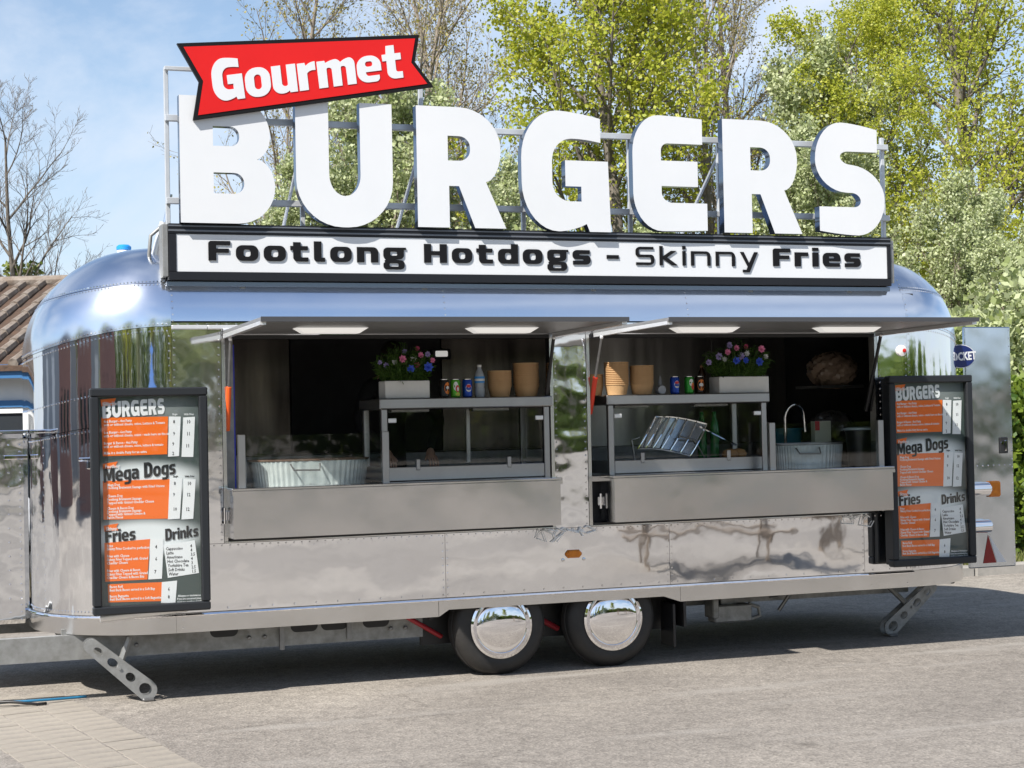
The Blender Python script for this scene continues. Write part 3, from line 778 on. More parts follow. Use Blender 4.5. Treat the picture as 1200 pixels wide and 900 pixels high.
# shreds of protective film left along the lower hatch edges
FILM = mat('white_film', (.75, .77, .78), .3)
R9 = random.Random(9)
for (xa, xb, n_) in ((3.95, 4.33, 9), (6.28, 6.50, 5)):
    q = MB()
    for k in range(n_):
        x = xa+(xb-xa)*k/n_; pts = [(x, -.012, .955)]
        for j in range(1, 6): pts.append((x+R9.uniform(-.02, .06)*j/2.5, -.012-R9.uniform(0, .012), .955-R9.uniform(.0, .018)*j*(1.5 if k % 3 == 0 else .5)+R9.uniform(-.008, .012)))
        q.tube(pts, .0048, 4)
    o = q.build('film_shreds', FILM, TR); o['kind'] = 'stuff'
# ------------------------------------------------------------------ roof lettering
def glyph(ch, h=1.0):
    """bold capitals, height 1"""
    R_ = [(0,0),(0,1),(.68,1,.34),(.68,.40,.27),(.555,.385),(.715,0),(.46,0),(.335,.345),(.255,.345),(.255,0)]
    G = {
     'B': ([(0,0),(.76,0,.30),(.76,.50,.21),(.615,.51),(.725,.55,.14),(.725,1,.30),(0,1)], [[(.265,.235),(.51,.235,.08),(.51,.40,.08),(.265,.40)], [(.265,.61),(.475,.61,.07),(.475,.765,.07),(.265,.765)]]),
     'U': ([(0,1),(0,0,.37),(.785,0,.37),(.785,1),(.52,1),(.52,.25,.17),(.265,.25,.17),(.265,1)], []),
     'R': (R_, [[(.25,.555),(.43,.555,.09),(.43,.76,.09),(.25,.76)]]),
     'G': ([(.665,.745),(.665,.945),(.45,1,.2),(0,1,.40),(0,0,.40),(.42,0,.16),(.535,.065),(.56,0),(.74,0),(.725,.59),(.363,.59),(.363,.375),(.495,.375),(.495,.25),(.254,.25,.15),(.254,.765,.18),(.5,.775,.1)], []),
     'E': ([(.613,.76),(.613,.98),(.33,1,.15),(0,1,.33),(0,0,.33),(.36,0,.15),(.645,.012),(.645,.247),(.247,.247,.09),(.247,.39),(.567,.39),(.567,.61),(.247,.61),(.247,.76,.06)], []),
     'S': ([(.565,.745),(.565,.945),(.36,1,.18),(0,1,.34),(0,.385,.28),(.405,.375,.08),(.405,.25,.06),(.03,.25),(.03,.035),(.26,0,.16),(.625,0,.35),(.625,.60,.30),(.225,.635,.09),(.225,.745,.07)], []),
    }
    o, hs = G[ch]
    return [fillet(o, 9)] + [fillet(x, 6) for x in hs]
def fit(contours, x0, x1, z0, z1):
    xs = [p[0] for c in contours for p in c]; a, b = min(xs), max(xs)
    return [[(x0+(x-a)/(b-a)*(x1-x0), z0+y*(z1-z0)) for x, y in c] for c in contours]
SIDE = mat('letter_return', (.16, .21, .28), .18, .9)
LS = thing('letter_sign', 'tall white three-dimensional capital letters spelling BURGERS on a roof frame', 'sign', (1.55, .1, 2.95))
def under(o, root):
    o.parent = root; o.matrix_parent_inverse = Matrix.Translation(-Vector(root.location)); return o
for ch, a, b, z0, z1 in (('B',1.622,2.215,2.950,3.742),('U',2.351,2.985,2.940,3.742),('R',3.149,3.757,2.952,3.744),('G',3.872,4.510,2.942,3.752),('E',4.680,5.237,2.957,3.752),('R',5.366,5.980,2.957,3.748),('S',6.095,6.660,2.955,3.760)):
    me = curve_mesh('letter', fit(glyph(ch), a, b, z0, z1), .068); face_sides(me, WHITE, SIDE)
    o = under(link('letter', me), LS); o.location = (0, -.052, 0)
def bars(name, boxes, m_, root):
    for bx in boxes:
        q = MB(); q.bbox(*bx, .003); under(q.build(name, m_), root)
RAIL = mat('sunlit_sign_rail', (.58, .60, .62), .35, .3, var=(.50, .52, .54), vscale=5)  # paler copy of the galvanised steel, sunlight put into the colour
bars('frame_rail', [(1.56, 6.80, .10, .135, 3.085, 3.125), (1.56, 6.80, .10, .135, 3.605, 3.645), (1.56, 1.86, .10, .13, 3.925, 3.95)], RAIL, LS)
bars('frame_post', [(x, x+.028, .136, .166, 2.80, z) for x, z in ((1.56, 3.95), (2.42, 3.9), (3.23, 3.93), (3.94, 3.62), (4.73, 3.62), (5.42, 3.62), (6.76, 3.70))], RAIL, LS)
for x in (2.44, 3.24, 5.43):
    q = MB(); q.tube([(x, .17, 3.5), (x, .95, 2.88)], .012, 8); under(q.build('stay', RAIL, smooth=True), LS)

# strip sign under the letters
FS = thing('strip_sign', 'long white strip sign reading Footlong Hotdogs - Skinny Fries in a black frame', 'sign', (1.55, .0, 2.6))
FRM = mat('sign_frame_black', (.012, .013, .016), .4, spec=.3)
q = MB(); q.box(1.60, 6.70, .003, .02, 2.652, 2.885); under(q.build('panel', WHITE), FS)
bars('frame_bar', [(1.552, 6.732, -.004, .14, 2.886, 2.95), (1.552, 6.732, -.004, .14, 2.598, 2.651), (1.552, 1.599, -.004, .14, 2.652, 2.885), (6.701, 6.732, -.004, .14, 2.652, 2.885)], FRM, FS)
bars('edge_strip', [(1.55, 6.735, -.0095, -.005, 2.900, 2.912), (1.55, 6.735, -.0095, -.005, 2.93, 2.94)], mat('grey_edge', (.16, .17, .19), .3, .5), FS)
bars('lower_rail', [(1.54, 6.74, .03, .12, 2.562, 2.594)], mat('blue_grey_rail', (.20, .24, .30), .25, .8), FS)
bars('end_cap', [(1.515, 1.550, .0, .15, 2.62, 2.945), (6.734, 6.765, .01, .15, 2.62, 2.93)], GALV, FS)
for x in (2.0, 3.2, 4.4, 5.6, 6.4):
    q = MB(); q.bbox(x, x+.04, .06, .24, 2.50, 2.59, .004); under(q.build('bracket', GALV), FS)
INK = mat('black_letter', (.008, .008, .009), .6, spec=.15)
def wide(ch, sv, sh):
    xh = .80; w = 1.08
    def rr(x0, y0, x1, y1, r): return fillet([(x0,y0,r),(x1,y0,r),(x1,y1,r),(x0,y1,r)], 5)
    ri = max(.04, .27-sh*.7)
    if ch == 'F': return [fillet([(0,0),(0,1,.14),(1.05,1),(1.05,1-sh),(sv,1-sh,.03),(sv,.61),(.98,.61),(.98,.61-sh),(sv,.61-sh),(sv,0)])], 1.05
    if ch == 'o': return [rr(0,0,w,xh,.30), rr(sv,sh,w-sv,xh-sh,ri)], w
    if ch == 't': return [fillet([(.1,1.0),(.1+sv,1.0),(.1+sv,xh),(.82,xh),(.82,xh-sh),(.1+sv,xh-sh),(.1+sv,sh,.04),(.84,sh),(.84,0),(.1,0,.22),(.1,xh-sh),(-.04,xh-sh),(-.04,xh),(.1,xh)])], .86
    if ch == 'l': return [fillet([(0,1.06),(sv,1.06),(sv,sh,.03),(sv+.17,sh),(sv+.17,0),(0,0,.18)])], sv+.17
    if ch == 'n': return [fillet([(0,0),(0,xh),(w,xh,.26),(w,0),(w-sv,0),(w-sv,xh-sh,.06),(sv,xh-sh),(sv,0)])], w
    if ch == 'g': return [fillet([(0,xh,.22),(0,.20,.2),(.14,.16),(.02,.10,.08),(.10,.03),(0,-.02,.06),(0,-.36,.18),(w,-.36,.2),(w,.10,.16),(.55,.16),(w-.03,.20,.2),(w-.03,xh-.1),(w+.08,xh-.12),(w+.08,xh)]), rr(sv*.95,.37,w-sv,xh-sh,.06), rr(.30,-.21,.78,-.03,.06)], w+.06
    if ch == 'H': return [[(0,0),(0,1),(sv,1),(sv,.62),(1.2-sv,.62),(1.2-sv,1),(1.2,1),(1.2,0),(1.2-sv,0),(1.2-sv,.62-sh),(sv,.62-sh),(sv,0)]], 1.2
    if ch == 'd': return [fillet([(w-sv,1.06),(w,1.06),(w,0),(0,0,.27),(0,xh,.27),(w-sv,xh)]), rr(sv,sh,w-sv,xh-sh,ri)], w
    if ch in 'sS':
        H_ = 1.0 if ch == 'S' else xh; W_ = 1.0; k = (H_-sh*3)/2
        return [fillet([(W_-.04,H_-sh),(W_-.04,H_),(0,H_,.24),(0,sh+k,.2),(W_-sv,sh+k,.05),(W_-sv,sh,.05),(.02,sh),(.02,0),(W_,0,.24),(W_,2*sh+k,.2),(sv,2*sh+k,.05),(sv,H_-sh,.05)])], W_
    if ch == '-': return [[(0,.34),(.62,.34),(.62,.54),(0,.54)]], .62
    if ch == 'k': return [[(0,0),(0,1.06),(sv,1.06),(sv,.48),(.62,.8),(.92,.8),(.40,.43),(.98,0),(.68,0),(sv,.36),(sv,0)]], .96
    if ch == 'i': return [[(0,0),(0,xh),(sv,xh),(sv,0)], [(0,.90),(0,1.08),(sv,1.08),(sv,.90)]], sv
    if ch == 'y': return [[(0,xh),(sv*1.15,xh),(.5,.17),(1-sv*1.15,xh),(1,xh),(.52,-.34),(.14,-.34),(.14,-.34+sh),(.36,-.34+sh),(.42,-.02)]], 1.0
    if ch == 'r': return [fillet([(0,0),(0,xh),(.82,xh),(.82,xh-sh),(sv,xh-sh,.04),(sv,0)])], .82
    if ch == 'e': return [fillet([(0,0,.28),(w-.04,0),(w-.04,sh),(sv,sh,.06),(sv,.32),(w,.32),(w,xh,.28),(0,xh,.28)]), rr(sv,.48,w-sv,xh-sh,.05)], w
for word, xa, xb, z0, ht, sv, sh, gp in (('Footlong',1.797,3.075,2.723,.122,.37,.21,.27),('Hotdogs',3.201,4.375,2.726,.122,.37,.21,.27),('-',4.495,4.583,2.727,.122,.4,.2,.2),('Skinny',4.710,5.647,2.729,.124,.17,.14,.30),('Fries',5.768,6.477,2.733,.124,.37,.21,.27)):
    x = 0; gl = []
    for ch in word:
        c, w = wide(ch, sv, sh); gl.append((c, x)); x += w + gp
    tot = x - gp; k = (xb-xa)/tot
    for c, x in gl:
        me = curve_mesh('letter', [[(xa+(x+p[0])*k, z0+p[1]*ht) for p in cc] for cc in c], .008); me.materials.append(INK)
        o = under(link('letter', me), FS); o.location = (0, -.006, 0)

# ribbon with Gourmet
RB = thing('ribbon_sign', 'red swallow-tailed ribbon sign reading Gourmet with a black border', 'sign', (1.7, -.1, 3.6))
rib = [(1.612,4.053),(3.172,4.198),(3.139,4.019),(3.263,3.864),(1.704,3.583),(1.744,3.822)]
RED = mat('ribbon_red', (.62, .012, .010), .3, var=(.57, .010, .009), vscale=2, spec=.3); 
me = curve_mesh('backing', [rib], .03); me.materials.append(INK); o = under(link('backing', me), RB); o.location = (0, -.085, 0)
def inset_poly(P, dlt):
    n = len(P); cx = .5; out_ = []
    area = sum(P[i][0]*P[(i+1)%n][1]-P[(i+1)%n][0]*P[i][1] for i in range(n)); sg = 1 if area > 0 else -1
    for i in range(n):
        a, b, c = Vector(P[i-1]), Vector(P[i]), Vector(P[(i+1)%n]); e1 = (b-a).normalized(); e2 = (c-b).normalized()
        n1 = Vector((-e1.y, e1.x))*sg; n2 = Vector((-e2.y, e2.x))*sg; bi = (n1+n2); bi = bi/ (1+n1.dot(n2))
        p = b+bi*dlt; out_.append((p.x, p.y))
    return out_
me = curve_mesh('face', [inset_poly(rib, .024)], .004); me.materials.append(RED); o = under(link('face', me), RB); o.location = (0, -.0885, 0)
def bold(ch):
    def rr(x0, y0, x1, y1, r): return fillet([(x0,y0,r),(x1,y0,r),(x1,y1,r),(x0,y1,r)], 6)
    if ch == 'G': c = glyph('G')[:1]; return [[(x*.98, y) for x, y in c[0]]], .72
    if ch == 'o': return [rr(0,-.01,.60,.70,.27), rr(.215,.17,.385,.53,.09)], .60
    if ch == 'u': return [fillet([(0,.69),(0,0,.20),(.34,-.01,.12),(.385,.05),(.40,0),(.58,0),(.58,.69),(.36,.69),(.36,.17,.05),(.22,.165,.08),(.22,.69)])], .58
    if ch == 'r': return [fillet([(0,0),(0,.69),(.18,.69),(.20,.61),(.30,.70,.1),(.43,.70),(.43,.48),(.30,.49,.07),(.22,.42),(.22,0)])], .43
    if ch == 'm': return [fillet([(0,0),(0,.69),(.19,.69),(.205,.63),(.34,.70,.14),(.52,.70,.10),(.57,.61),(.70,.70,.12),(.92,.70,.18),(.92,0),(.70,0),(.70,.50,.07),(.57,.50,.04),(.57,0),(.35,0),(.35,.50,.07),(.22,.50,.04),(.22,0)])], .92
    if ch == 'e': return [fillet([(0,-.01,.27),(.54,-.01,.1),(.54,.16),(.22,.16,.07),(.21,.27),(.60,.27),(.60,.70,.27),(0,.70,.27)]), rr(.21,.41,.39,.55,.06)], .60
    if ch == 't': return [fillet([(.1,.69),(.12,.92),(.32,.92),(.32,.69),(.47,.69),(.47,.51),(.32,.51),(.32,.18,.06),(.48,.18),(.48,0),(.1,0,.2),(.1,.51),(0,.51),(0,.69)])], .48
    def rr2(x0, y0, x1, y1, r): return rr(x0, y0, x1, y1, r)
    T = {'M': ([[(0,0),(0,1),(.26,1),(.44,.5),(.62,1),(.88,1),(.88,0),(.67,0),(.67,.55),(.52,.12),(.36,.12),(.21,.55),(.21,0)]], .88),
     'a': ([fillet([(.03,.69),(.03,.53),(.35,.53,.05),(.35,.45),(0,.45,.14),(0,0,.16),(.33,-.01,.08),(.37,.05),(.39,0),(.56,0),(.56,.69,.2)]), fillet([(.2,.15,.04),(.35,.17),(.35,.31),(.2,.31,.04)])], .56),
     'g': ([fillet([(0,.69,.22),(0,.05,.18),(.34,.05,.03),(.36,-.05,.05),(.32,-.12,.03),(.04,-.12),(.04,-.27),(.57,-.27,.22),(.57,.69)]), rr2(.21,.2,.36,.53,.06)], .57),
     'D': ([fillet([(0,0),(0,1),(.68,1,.36),(.68,0,.36)]), fillet([(.25,.22),(.43,.22,.1),(.43,.78,.1),(.25,.78)])], .68),
     's': ([fillet([(.47,.53),(.47,.69),(0,.69,.2),(0,.29,.14),(.29,.28,.03),(.29,.16,.03),(.02,.16),(.02,0),(.5,0,.2),(.5,.40,.14),(.21,.42,.03),(.21,.53,.03)])], .5),
     'F': ([[(0,0),(0,1),(.56,1),(.56,.78),(.25,.78),(.25,.6),(.52,.6),(.52,.39),(.25,.39),(.25,0)]], .56),
     'i': ([[(0,0),(0,.69),(.22,.69),(.22,0)], [(0,.77),(0,.95),(.22,.95),(.22,.77)]], .22),
     'n': ([fillet([(0,0),(0,.69),(.19,.69),(.2,.63),(.32,.7,.12),(.58,.7,.2),(.58,0),(.36,0),(.36,.5,.07),(.22,.5,.04),(.22,0)])], .58),
     'k': ([[(0,0),(0,1),(.22,1),(.22,.42),(.37,.69),(.6,.69),(.42,.37),(.62,0),(.38,0),(.22,.3),(.22,0)]], .62), ' ': ([], .3)}
    return T[ch]
x = 0; gl = []
for ch in 'Gourmet':
    c, w = bold(ch); gl.append((c, x)); x += w + .045
tot = x - .045; A = Vector((1.835, 3.697)); B = Vector((3.058, 3.912)); ex = (B-A)/tot; ang = math.atan2(ex.y, ex.x); hh = .268
ez = Vector((-math.sin(ang)*.55, math.cos(ang)))*hh
for i, (c, x) in enumerate(gl):
    sc_ = 1.0 - .13*(x/tot)
    me = curve_mesh('letter', [[tuple(A + ex*(x+p[0]) + ez*p[1]*sc_) for p in cc] for cc in c], .004); me.materials.append(WHITE)
    o = under(link('letter', me), RB); o.location = (0, -.0925, 0)
bars('bracket', [(2.0, 2.03, -.053, .10, 3.76, 3.79), (2.9, 2.93, -.053, .13, 3.92, 3.95)], GALV, RB)

# lifting ram beside the sign
RM = thing('lifting_ram', 'silver hydraulic ram standing on the roof beside the letter frame', 'ram', (1.5, .35, 2.62))
for nm, pts, r_, m_ in (('ram_rod', [(1.575,.30,2.98),(1.615,.30,3.17)], .013, CHROME), ('ram_cylinder', [(1.50,.33,2.70),(1.53,.32,2.82),(1.575,.30,2.99)], .034, TRIM), ('ram_foot', [(1.47,.34,2.60),(1.50,.33,2.71)], .022, TRIM), ('hose', [(1.56,.26,2.97),(1.48,.26,2.9),(1.47,.28,2.78),(1.50,.28,2.62)], .012, GALV)):
    q = MB(); q.tube(pts, r_, 12); under(q.build(nm, m_, smooth=True), RM)

# ------------------------------------------------------------------ menu boards
MB_W, MB_H = .70, 1.36
BFR = mat('board_frame', (.017, .019, .022), .42, spec=.35)
def poster_material():
    m = bpy.data.materials.new('menu_poster'); m.use_nodes = True
    n = m.node_tree; b = n.nodes['Principled BSDF']; b.inputs['Roughness'].default_value = .35
    t = n.nodes.new('ShaderNodeTexCoord'); s_ = n.nodes.new('ShaderNodeSeparateXYZ'); n.links.new(t.outputs['Object'], s_.inputs[0])
    # printed pale bursts behind the headings on a dark grey-green sheet
    prev = None
    for (cx, cz, rx, rz) in ((.30, .805, .36, .11), (.30, .455, .36, .11), (.45, 1.22, .22, .10)):
        a = n.nodes.new('ShaderNodeVectorMath'); a.operation = 'SUBTRACT'; a.inputs[1].default_value = (cx, 0, cz); n.links.new(t.outputs['Object'], a.inputs[0])
        d_ = n.nodes.new('ShaderNodeVectorMath'); d_.operation = 'DIVIDE'; d_.inputs[1].default_value = (rx, 1e3, rz); n.links.new(a.outputs[0], d_.inputs[0])
        l = n.nodes.new('ShaderNodeVectorMath'); l.operation = 'LENGTH'; n.links.new(d_.outputs[0], l.inputs[0])
        r = n.nodes.new('ShaderNodeMapRange'); r.interpolation_type = 'SMOOTHSTEP'; r.inputs[1].default_value = .55 if cz < 1 else .0; r.inputs[2].default_value = 1.25; r.inputs[3].default_value = 1.0 if cz < 1 else .22; r.inputs[4].default_value = 0.0
        n.links.new(l.outputs['Value'], r.inputs[0])
        if prev:
            mx_ = n.nodes.new('ShaderNodeMath'); mx_.operation = 'MAXIMUM'; n.links.new(prev, mx_.inputs[0]); n.links.new(r.outputs[0], mx_.inputs[1]); prev = mx_.outputs[0]
        else: prev = r.outputs[0]
    k = n.nodes.new('ShaderNodeMix'); k.data_type = 'RGBA'; k.inputs[6].default_value = (.055, .075, .072, 1); k.inputs[7].default_value = (.74, .77, .78, 1)
    n.links.new(prev, k.inputs['Factor']); n.links.new(k.outputs[2], b.inputs['Base Color'])
    return m
POST = poster_material()
ORANGE = mat('menu_orange', (.86, .16, .012), .4); PAPER = mat('menu_white', (.78, .79, .80), .4); INKM = mat('menu_black', (.012, .012, .013), .4)
# layout read in a frame 137 x 262 units, origin top left of the case
def uv(px, py):
    u = (px-105-(py-455)*.0185)/137.5*MB_W; v = MB_H - (py-457+(px-105)*(.022+(py-457)/262*.044))/265*MB_H
    return (u, v)
def poly_on(pts): return [uv(*p) for p in pts]
board_parts = []
def flat_poly(name, pts, y, m_):
    me = curve_mesh(name, [poly_on(pts)[::-1]], .0015); me.materials.append(m_); board_parts.append((name, me, (0, y, 0))); return me
q = MB(); W_, H_, f_ = MB_W, MB_H, .052
q.box(f_-.004, W_-f_+.004, .030, .035, f_-.004, H_-f_+.004); o = q.build('poster', POST); board_parts.append(('poster', o.data, (0, 0, 0))); bpy.data.objects.remove(o)
for bx in ((0, W_, 0, f_), (0, W_, H_-f_, H_), (0, f_, f_, H_-f_), (W_-f_, W_, f_, H_-f_)):
    q = MB(); q.bbox(bx[0], bx[1], -.012, .06, bx[2], bx[3], .008); o = q.build('frame_bar', BFR); board_parts.append(('frame_bar', o.data, (0, 0, 0))); bpy.data.objects.remove(o)
q = MB(); q.bbox(.012, W_-.012, .061, .115, .012, H_-.012, .006); o = q.build('case_back', BFR); board_parts.append(('case_back', o.data, (0, 0, 0))); bpy.data.objects.remove(o)
q = MB(); q.box(f_-.003, W_-f_+.003, .006, .009, f_-.003, H_-f_+.003); o = q.build('pane', GLASS); board_parts.append(('pane', o.data, (0, 0, 0))); bpy.data.objects.remove(o)
y1, y2, y3 = .0286, .0274, .0263
flat_poly('orange_block', [(119,491),(197,489),(196,533),(121,536)], y1, ORANGE)
flat_poly('orange_block', [(121,565),(199,562),(198,608),(122,610)], y1, ORANGE)
flat_poly('orange_block', [(123,637),(176,632),(173,679),(124,682)], y1, ORANGE)
flat_poly('orange_block', [(127,685),(190,682),(189,704),(128,706)], y1, ORANGE)
for pts in ([(198,489),(212,489),(210,535),(197,536)],[(215,490),(229,489),(227,536),(213,536)],[(199,562),(214,561),(211,608),(197,609)],[(216,562),(230,562),(227,608),(213,609)],
            [(177,632),(192,631),(190,678),(174,679)],[(192,639),(229,633),(234,671),(197,677)],[(190,682),(208,680),(206,706),(189,706)]): flat_poly('price_card', pts, y2, PAPER)
for pts in ([(118,470),(136,468),(134,473),(136,476),(119,478)],[(121,545),(138,542),(136,546),(138,549),(121,551)],[(122,617),(139,614),(137,618),(139,622),(123,624)]): flat_poly('heading_ribbon', pts, y3, ORANGE)
def heading(word, p0, p1, size, m_, y, bold_=.010):
    a, b = Vector(uv(*p0)), Vector(uv(*p1)); x = 0; cs_ = []
    for ch in word:
        c, w = bold(ch); cs_.append((c, x)); x += w + .06
    ex_ = (b-a)/(x-.06); me = curve_mesh('heading', [[tuple(a + ex_*(x0+p[0]) + Vector((-.015, 1))*p[1]*size) for p in cc] for c, x0 in cs_ for cc in c], .001); me.materials.append(m_)
    board_parts.append(('heading', me, (0, y, 0)))
heading('Mega Dogs', (122,567), (206,556), .092, INKM, y3); heading('Fries', (124,637), (159,633), .080, INKM, y3); heading('Drinks', (194,634), (233,628), .072, INKM, y3)
# BURGERS heading drawn with the same capitals as the roof letters
a, b = Vector(uv(120.5,492)), Vector(uv(194,486)); L = (b-a); x = 0; cs = []
for ch in 'BURGERS':
    c = glyph(ch); w = max(p[0] for cc in c for p in cc); cs += [(c, x)]; x += w*.74+.05
its = []
for c, x0 in cs: its += [[tuple(a + L*((x0+p[0]*.74)/x) + Vector((-.02, 1))*p[1]*.098) for p in cc] for cc in c]
me = curve_mesh('heading', its, .0015); me.materials.append(PAPER); board_parts.append(('heading', me, (0, y3, 0)))
small = []
def line(txt, px, py, size, mi, y, width=None):
    a, b = Vector(uv(px, py)), Vector(uv(px+20, py-1.0)); me = text_mesh('t', txt, size, .0008, sx=.80, bold=size*.022, res=1)
    small.append((me, (a.x, y, a.y), math.atan2(b.y-a.y, b.x-a.x), mi))
S1 = .0225
for txt, px, py in (('4oz Burger - 4oz Patty',122,497),('with or without cheese, onion, Lettuce & Tomato',122,501),('6oz Burger - 6oz Patty',122,510),('with or without cheese, onion - made here on the salad',122,514),
    ('Burger & Bacon - 4oz Patty',122,522.5),('with or without cheese, onion, lettuce & tomato',122,526.5),('Make it a double Patty for an extra',122,534),
    ('Mega Dog',126,571),('Footlong Bratwurst Sausage with Fried Onions',126,574.5),('Cheese Dog',126,584),('Footlong Bratwurst Sausage',126,588),('Topped with Grated Cheddar Cheese',126,592),
    ('Cheese & Bacon Dog',126,598.5),('Footlong Bratwurst Sausage',126,602),('Topped with Grated Cheese &',126,605.5),('Bacon Pieces',126,609),
    ('Fries',126,642),('Skinny Fries Cooked to perfection',126,645.5),('Fries with Cheese',126,654),('Skinny Fries Topped with Grated',126,658),('Cheddar Cheese',126,662),
    ('Fries with Cheese & Bacon',126,671),('Skinny Fries Topped with Grated',126,675),('Cheddar Cheese & Bacon Bits',126,679),('Bacon Roll',129,689.5),('Best Back Bacon served in a Soft Bap',129,693.5),('Bacon Baguette',129,700.5),('Best Back Bacon served in a Soft Baguette',129,704)):
    line(txt, px, py, S1, 0, .0278)
for txt, px, py in (('Allergens or intolerances',209,699),('If you are concerned please',208,702.5),('speak to a member of staff',208,706)): line(txt, px, py, .017, 0, .0288)
for txt, px, py in (('Single',202,487.5),('With Fries',216,487.5)): line(txt, px, py, .017, 0, .0288)
for txt, px, py in (('Single',203,560),('With Fries',217,560)): line(txt, px, py, .017, 1, .0288)
for txt, px, py in (('8',203,497),('10',219,497),('9',203,511),('11',219,511),('9',202,523),('11',218,525),('2',202,534),('8',204,569),('10',220,569),('9',203,582),('12',219,582),('10',203,599),('12',218,599),('4',182,643),('6',182,657),('7',181,672),('6',197,692),('8',197,701)): line(txt, px, py, .030, 1, .0268)
for k, (txt, pr) in enumerate((('Cappuccino','4'),('Latte','4'),('Americano','3.5'),('Hot Chocolate','4'),('Yorkshire Tea','3'),('Soft Drinks','2.5'),('Water','1.5'))):
    line(txt, 194.5+k*.6, 645+k*4.9, .027, 1, .0268); line(pr, 223.5+k*.3, 641.3+k*4.9, .027, 1, .0268)
for txt, px, py in (('Gourmet',120.5,477),('Footlong',123.5,550),('Skinny',125,622.5)): line(txt, px, py, .030, 0, .0256)
sm_me = join_meshes('small_print', small, [PAPER, INKM]); board_parts.append(('small_print', sm_me, (0, 0, 0)))
def board(loc, label):
    t = thing('menu_board', label, 'menu board', loc, 'framed menu boards')
    for nm, me, pos in board_parts:
        o = link(nm, me, t); o.location = pos[:3]
        if len(pos) > 3: o.rotation_euler = (0, -pos[3], 0)
    return t
b1 = board((1.047, -.16, .571), 'black framed menu board hanging beside the nose corner, fully in sunlight')
b2 = board((6.583, -.16, .584), 'black framed menu board at the rear corner, half in the shade of the hatch flap')
# ------------------------------------------------------------------ what stands in the hatches
ZC = 1.306       # top of the serving ledge
STEELC = mat('cabinet_steel', (.40, .395, .39), .32, .95, var=(.36, .355, .35), vscale=4)
WARM = mat('warm_lamp_glow', (.9, .5, .2), .4)
def cabinet(name, label, x0, x1, depth):
    t = thing(name, label, 'food cabinet', ((x0+x1)/2, 0.0, ZC-.01), 'heated food cabinets')
    y0, y1 = .0, depth; zt0, zt1 = 1.775, 1.842
    def p(nm, m_, *bx, b=.004):
        q = MB(); q.bbox(*bx, b); return under(q.build(nm, m_), t)
    p('top_shelf', STEELC, x0-.015, x1+.02, y0-.015, y1, zt0, zt1, b=.006)
    for x in (x0, x1-.04):
        p('leg', STEELC, x, x+.04, y0, y0+.04, 1.297, zt0-.001); p('leg', STEELC, x, x+.04, y1-.05, y1-.01, 1.297, zt0-.001)
    p('front_panel', STEELC, x0+.041, x1-.041, y0+.004, y0+.02, 1.308, 1.398)
    p('side_panel', STEELC, x0+.004, x0+.02, y0+.042, y1-.052, 1.308, 1.398); p('side_panel', STEELC, x1-.02, x1-.004, y0+.042, y1-.052, 1.308, 1.398)
    p('deck', STEELD, x0+.021, x1-.021, y0+.021, y1-.03, 1.36, 1.385)
    g = p('front_pane', GLASS, x0+.05, x1-.05, y0+.012, y0+.017, 1.41, 1.765, b=.001)
    p('side_pane', GLASS, x0+.010, x0+.015, y0+.05, y1-.06, 1.40, 1.77, b=.001)
    p('side_pane', GLASS, x1-.015, x1-.010, y0+.05, y1-.06, 1.40, 1.77, b=.001)
    for x in (x0+.19*(x1-x0)/1.18+.04, x1-.31*(x1-x0)/1.18):
        p('pane_clip', STEELC, x, x+.028, y0-.004, y0+.011, 1.375, 1.448)
    for x in (x0+.045, x1-.10):
        p('pane_hinge', TRIM, x, x+.055, y0-.003, y0+.011, 1.685, 1.715)
    p('warming_lamp', STEELD, x0+.1, x0+.36, y0+.12, y0+.20, 1.752, 1.774); p('warming_lamp', STEELD, x1-.5, x1-.24, y0+.12, y0+.20, 1.752, 1.774)
    return t, p
c1, p1_ = cabinet('food_cabinet', 'steel framed glass food cabinet with white planter, cans and brown bowls on top', 2.893, 4.055, .50)
p1_('sliding_door_edge', STEELC, 3.60, 3.63, .40, .42, 1.40, 1.77)
c2, p2_ = cabinet('food_cabinet', 'steel framed glass food cabinet holding a shiny wire basket and green bottles', 4.482, 5.690, .50)

def guard(label, x0, x1, lp=True):
    t = thing('glass_guard', label, 'glass screen', (x0, -.12, ZC), 'glass screens on the serving ledges')
    for x in (x0, x1-.045):
        q = MB(); q.bbox(x, x+.045, -.145, -.105, 1.302, 1.632, .003); under(q.build('post', STEELC), t)
    q = MB(); q.box(x0+.046, x1-.046, -.128, -.122, 1.310, 1.624); under(q.build('pane', GLASS), t)
guard('low glass screen with steel posts in front of the whitewashed ribbed tub', 1.935, 2.90)
guard('low glass screen with steel posts in front of the tap and the grey ribbed tub', 5.63, 6.545)

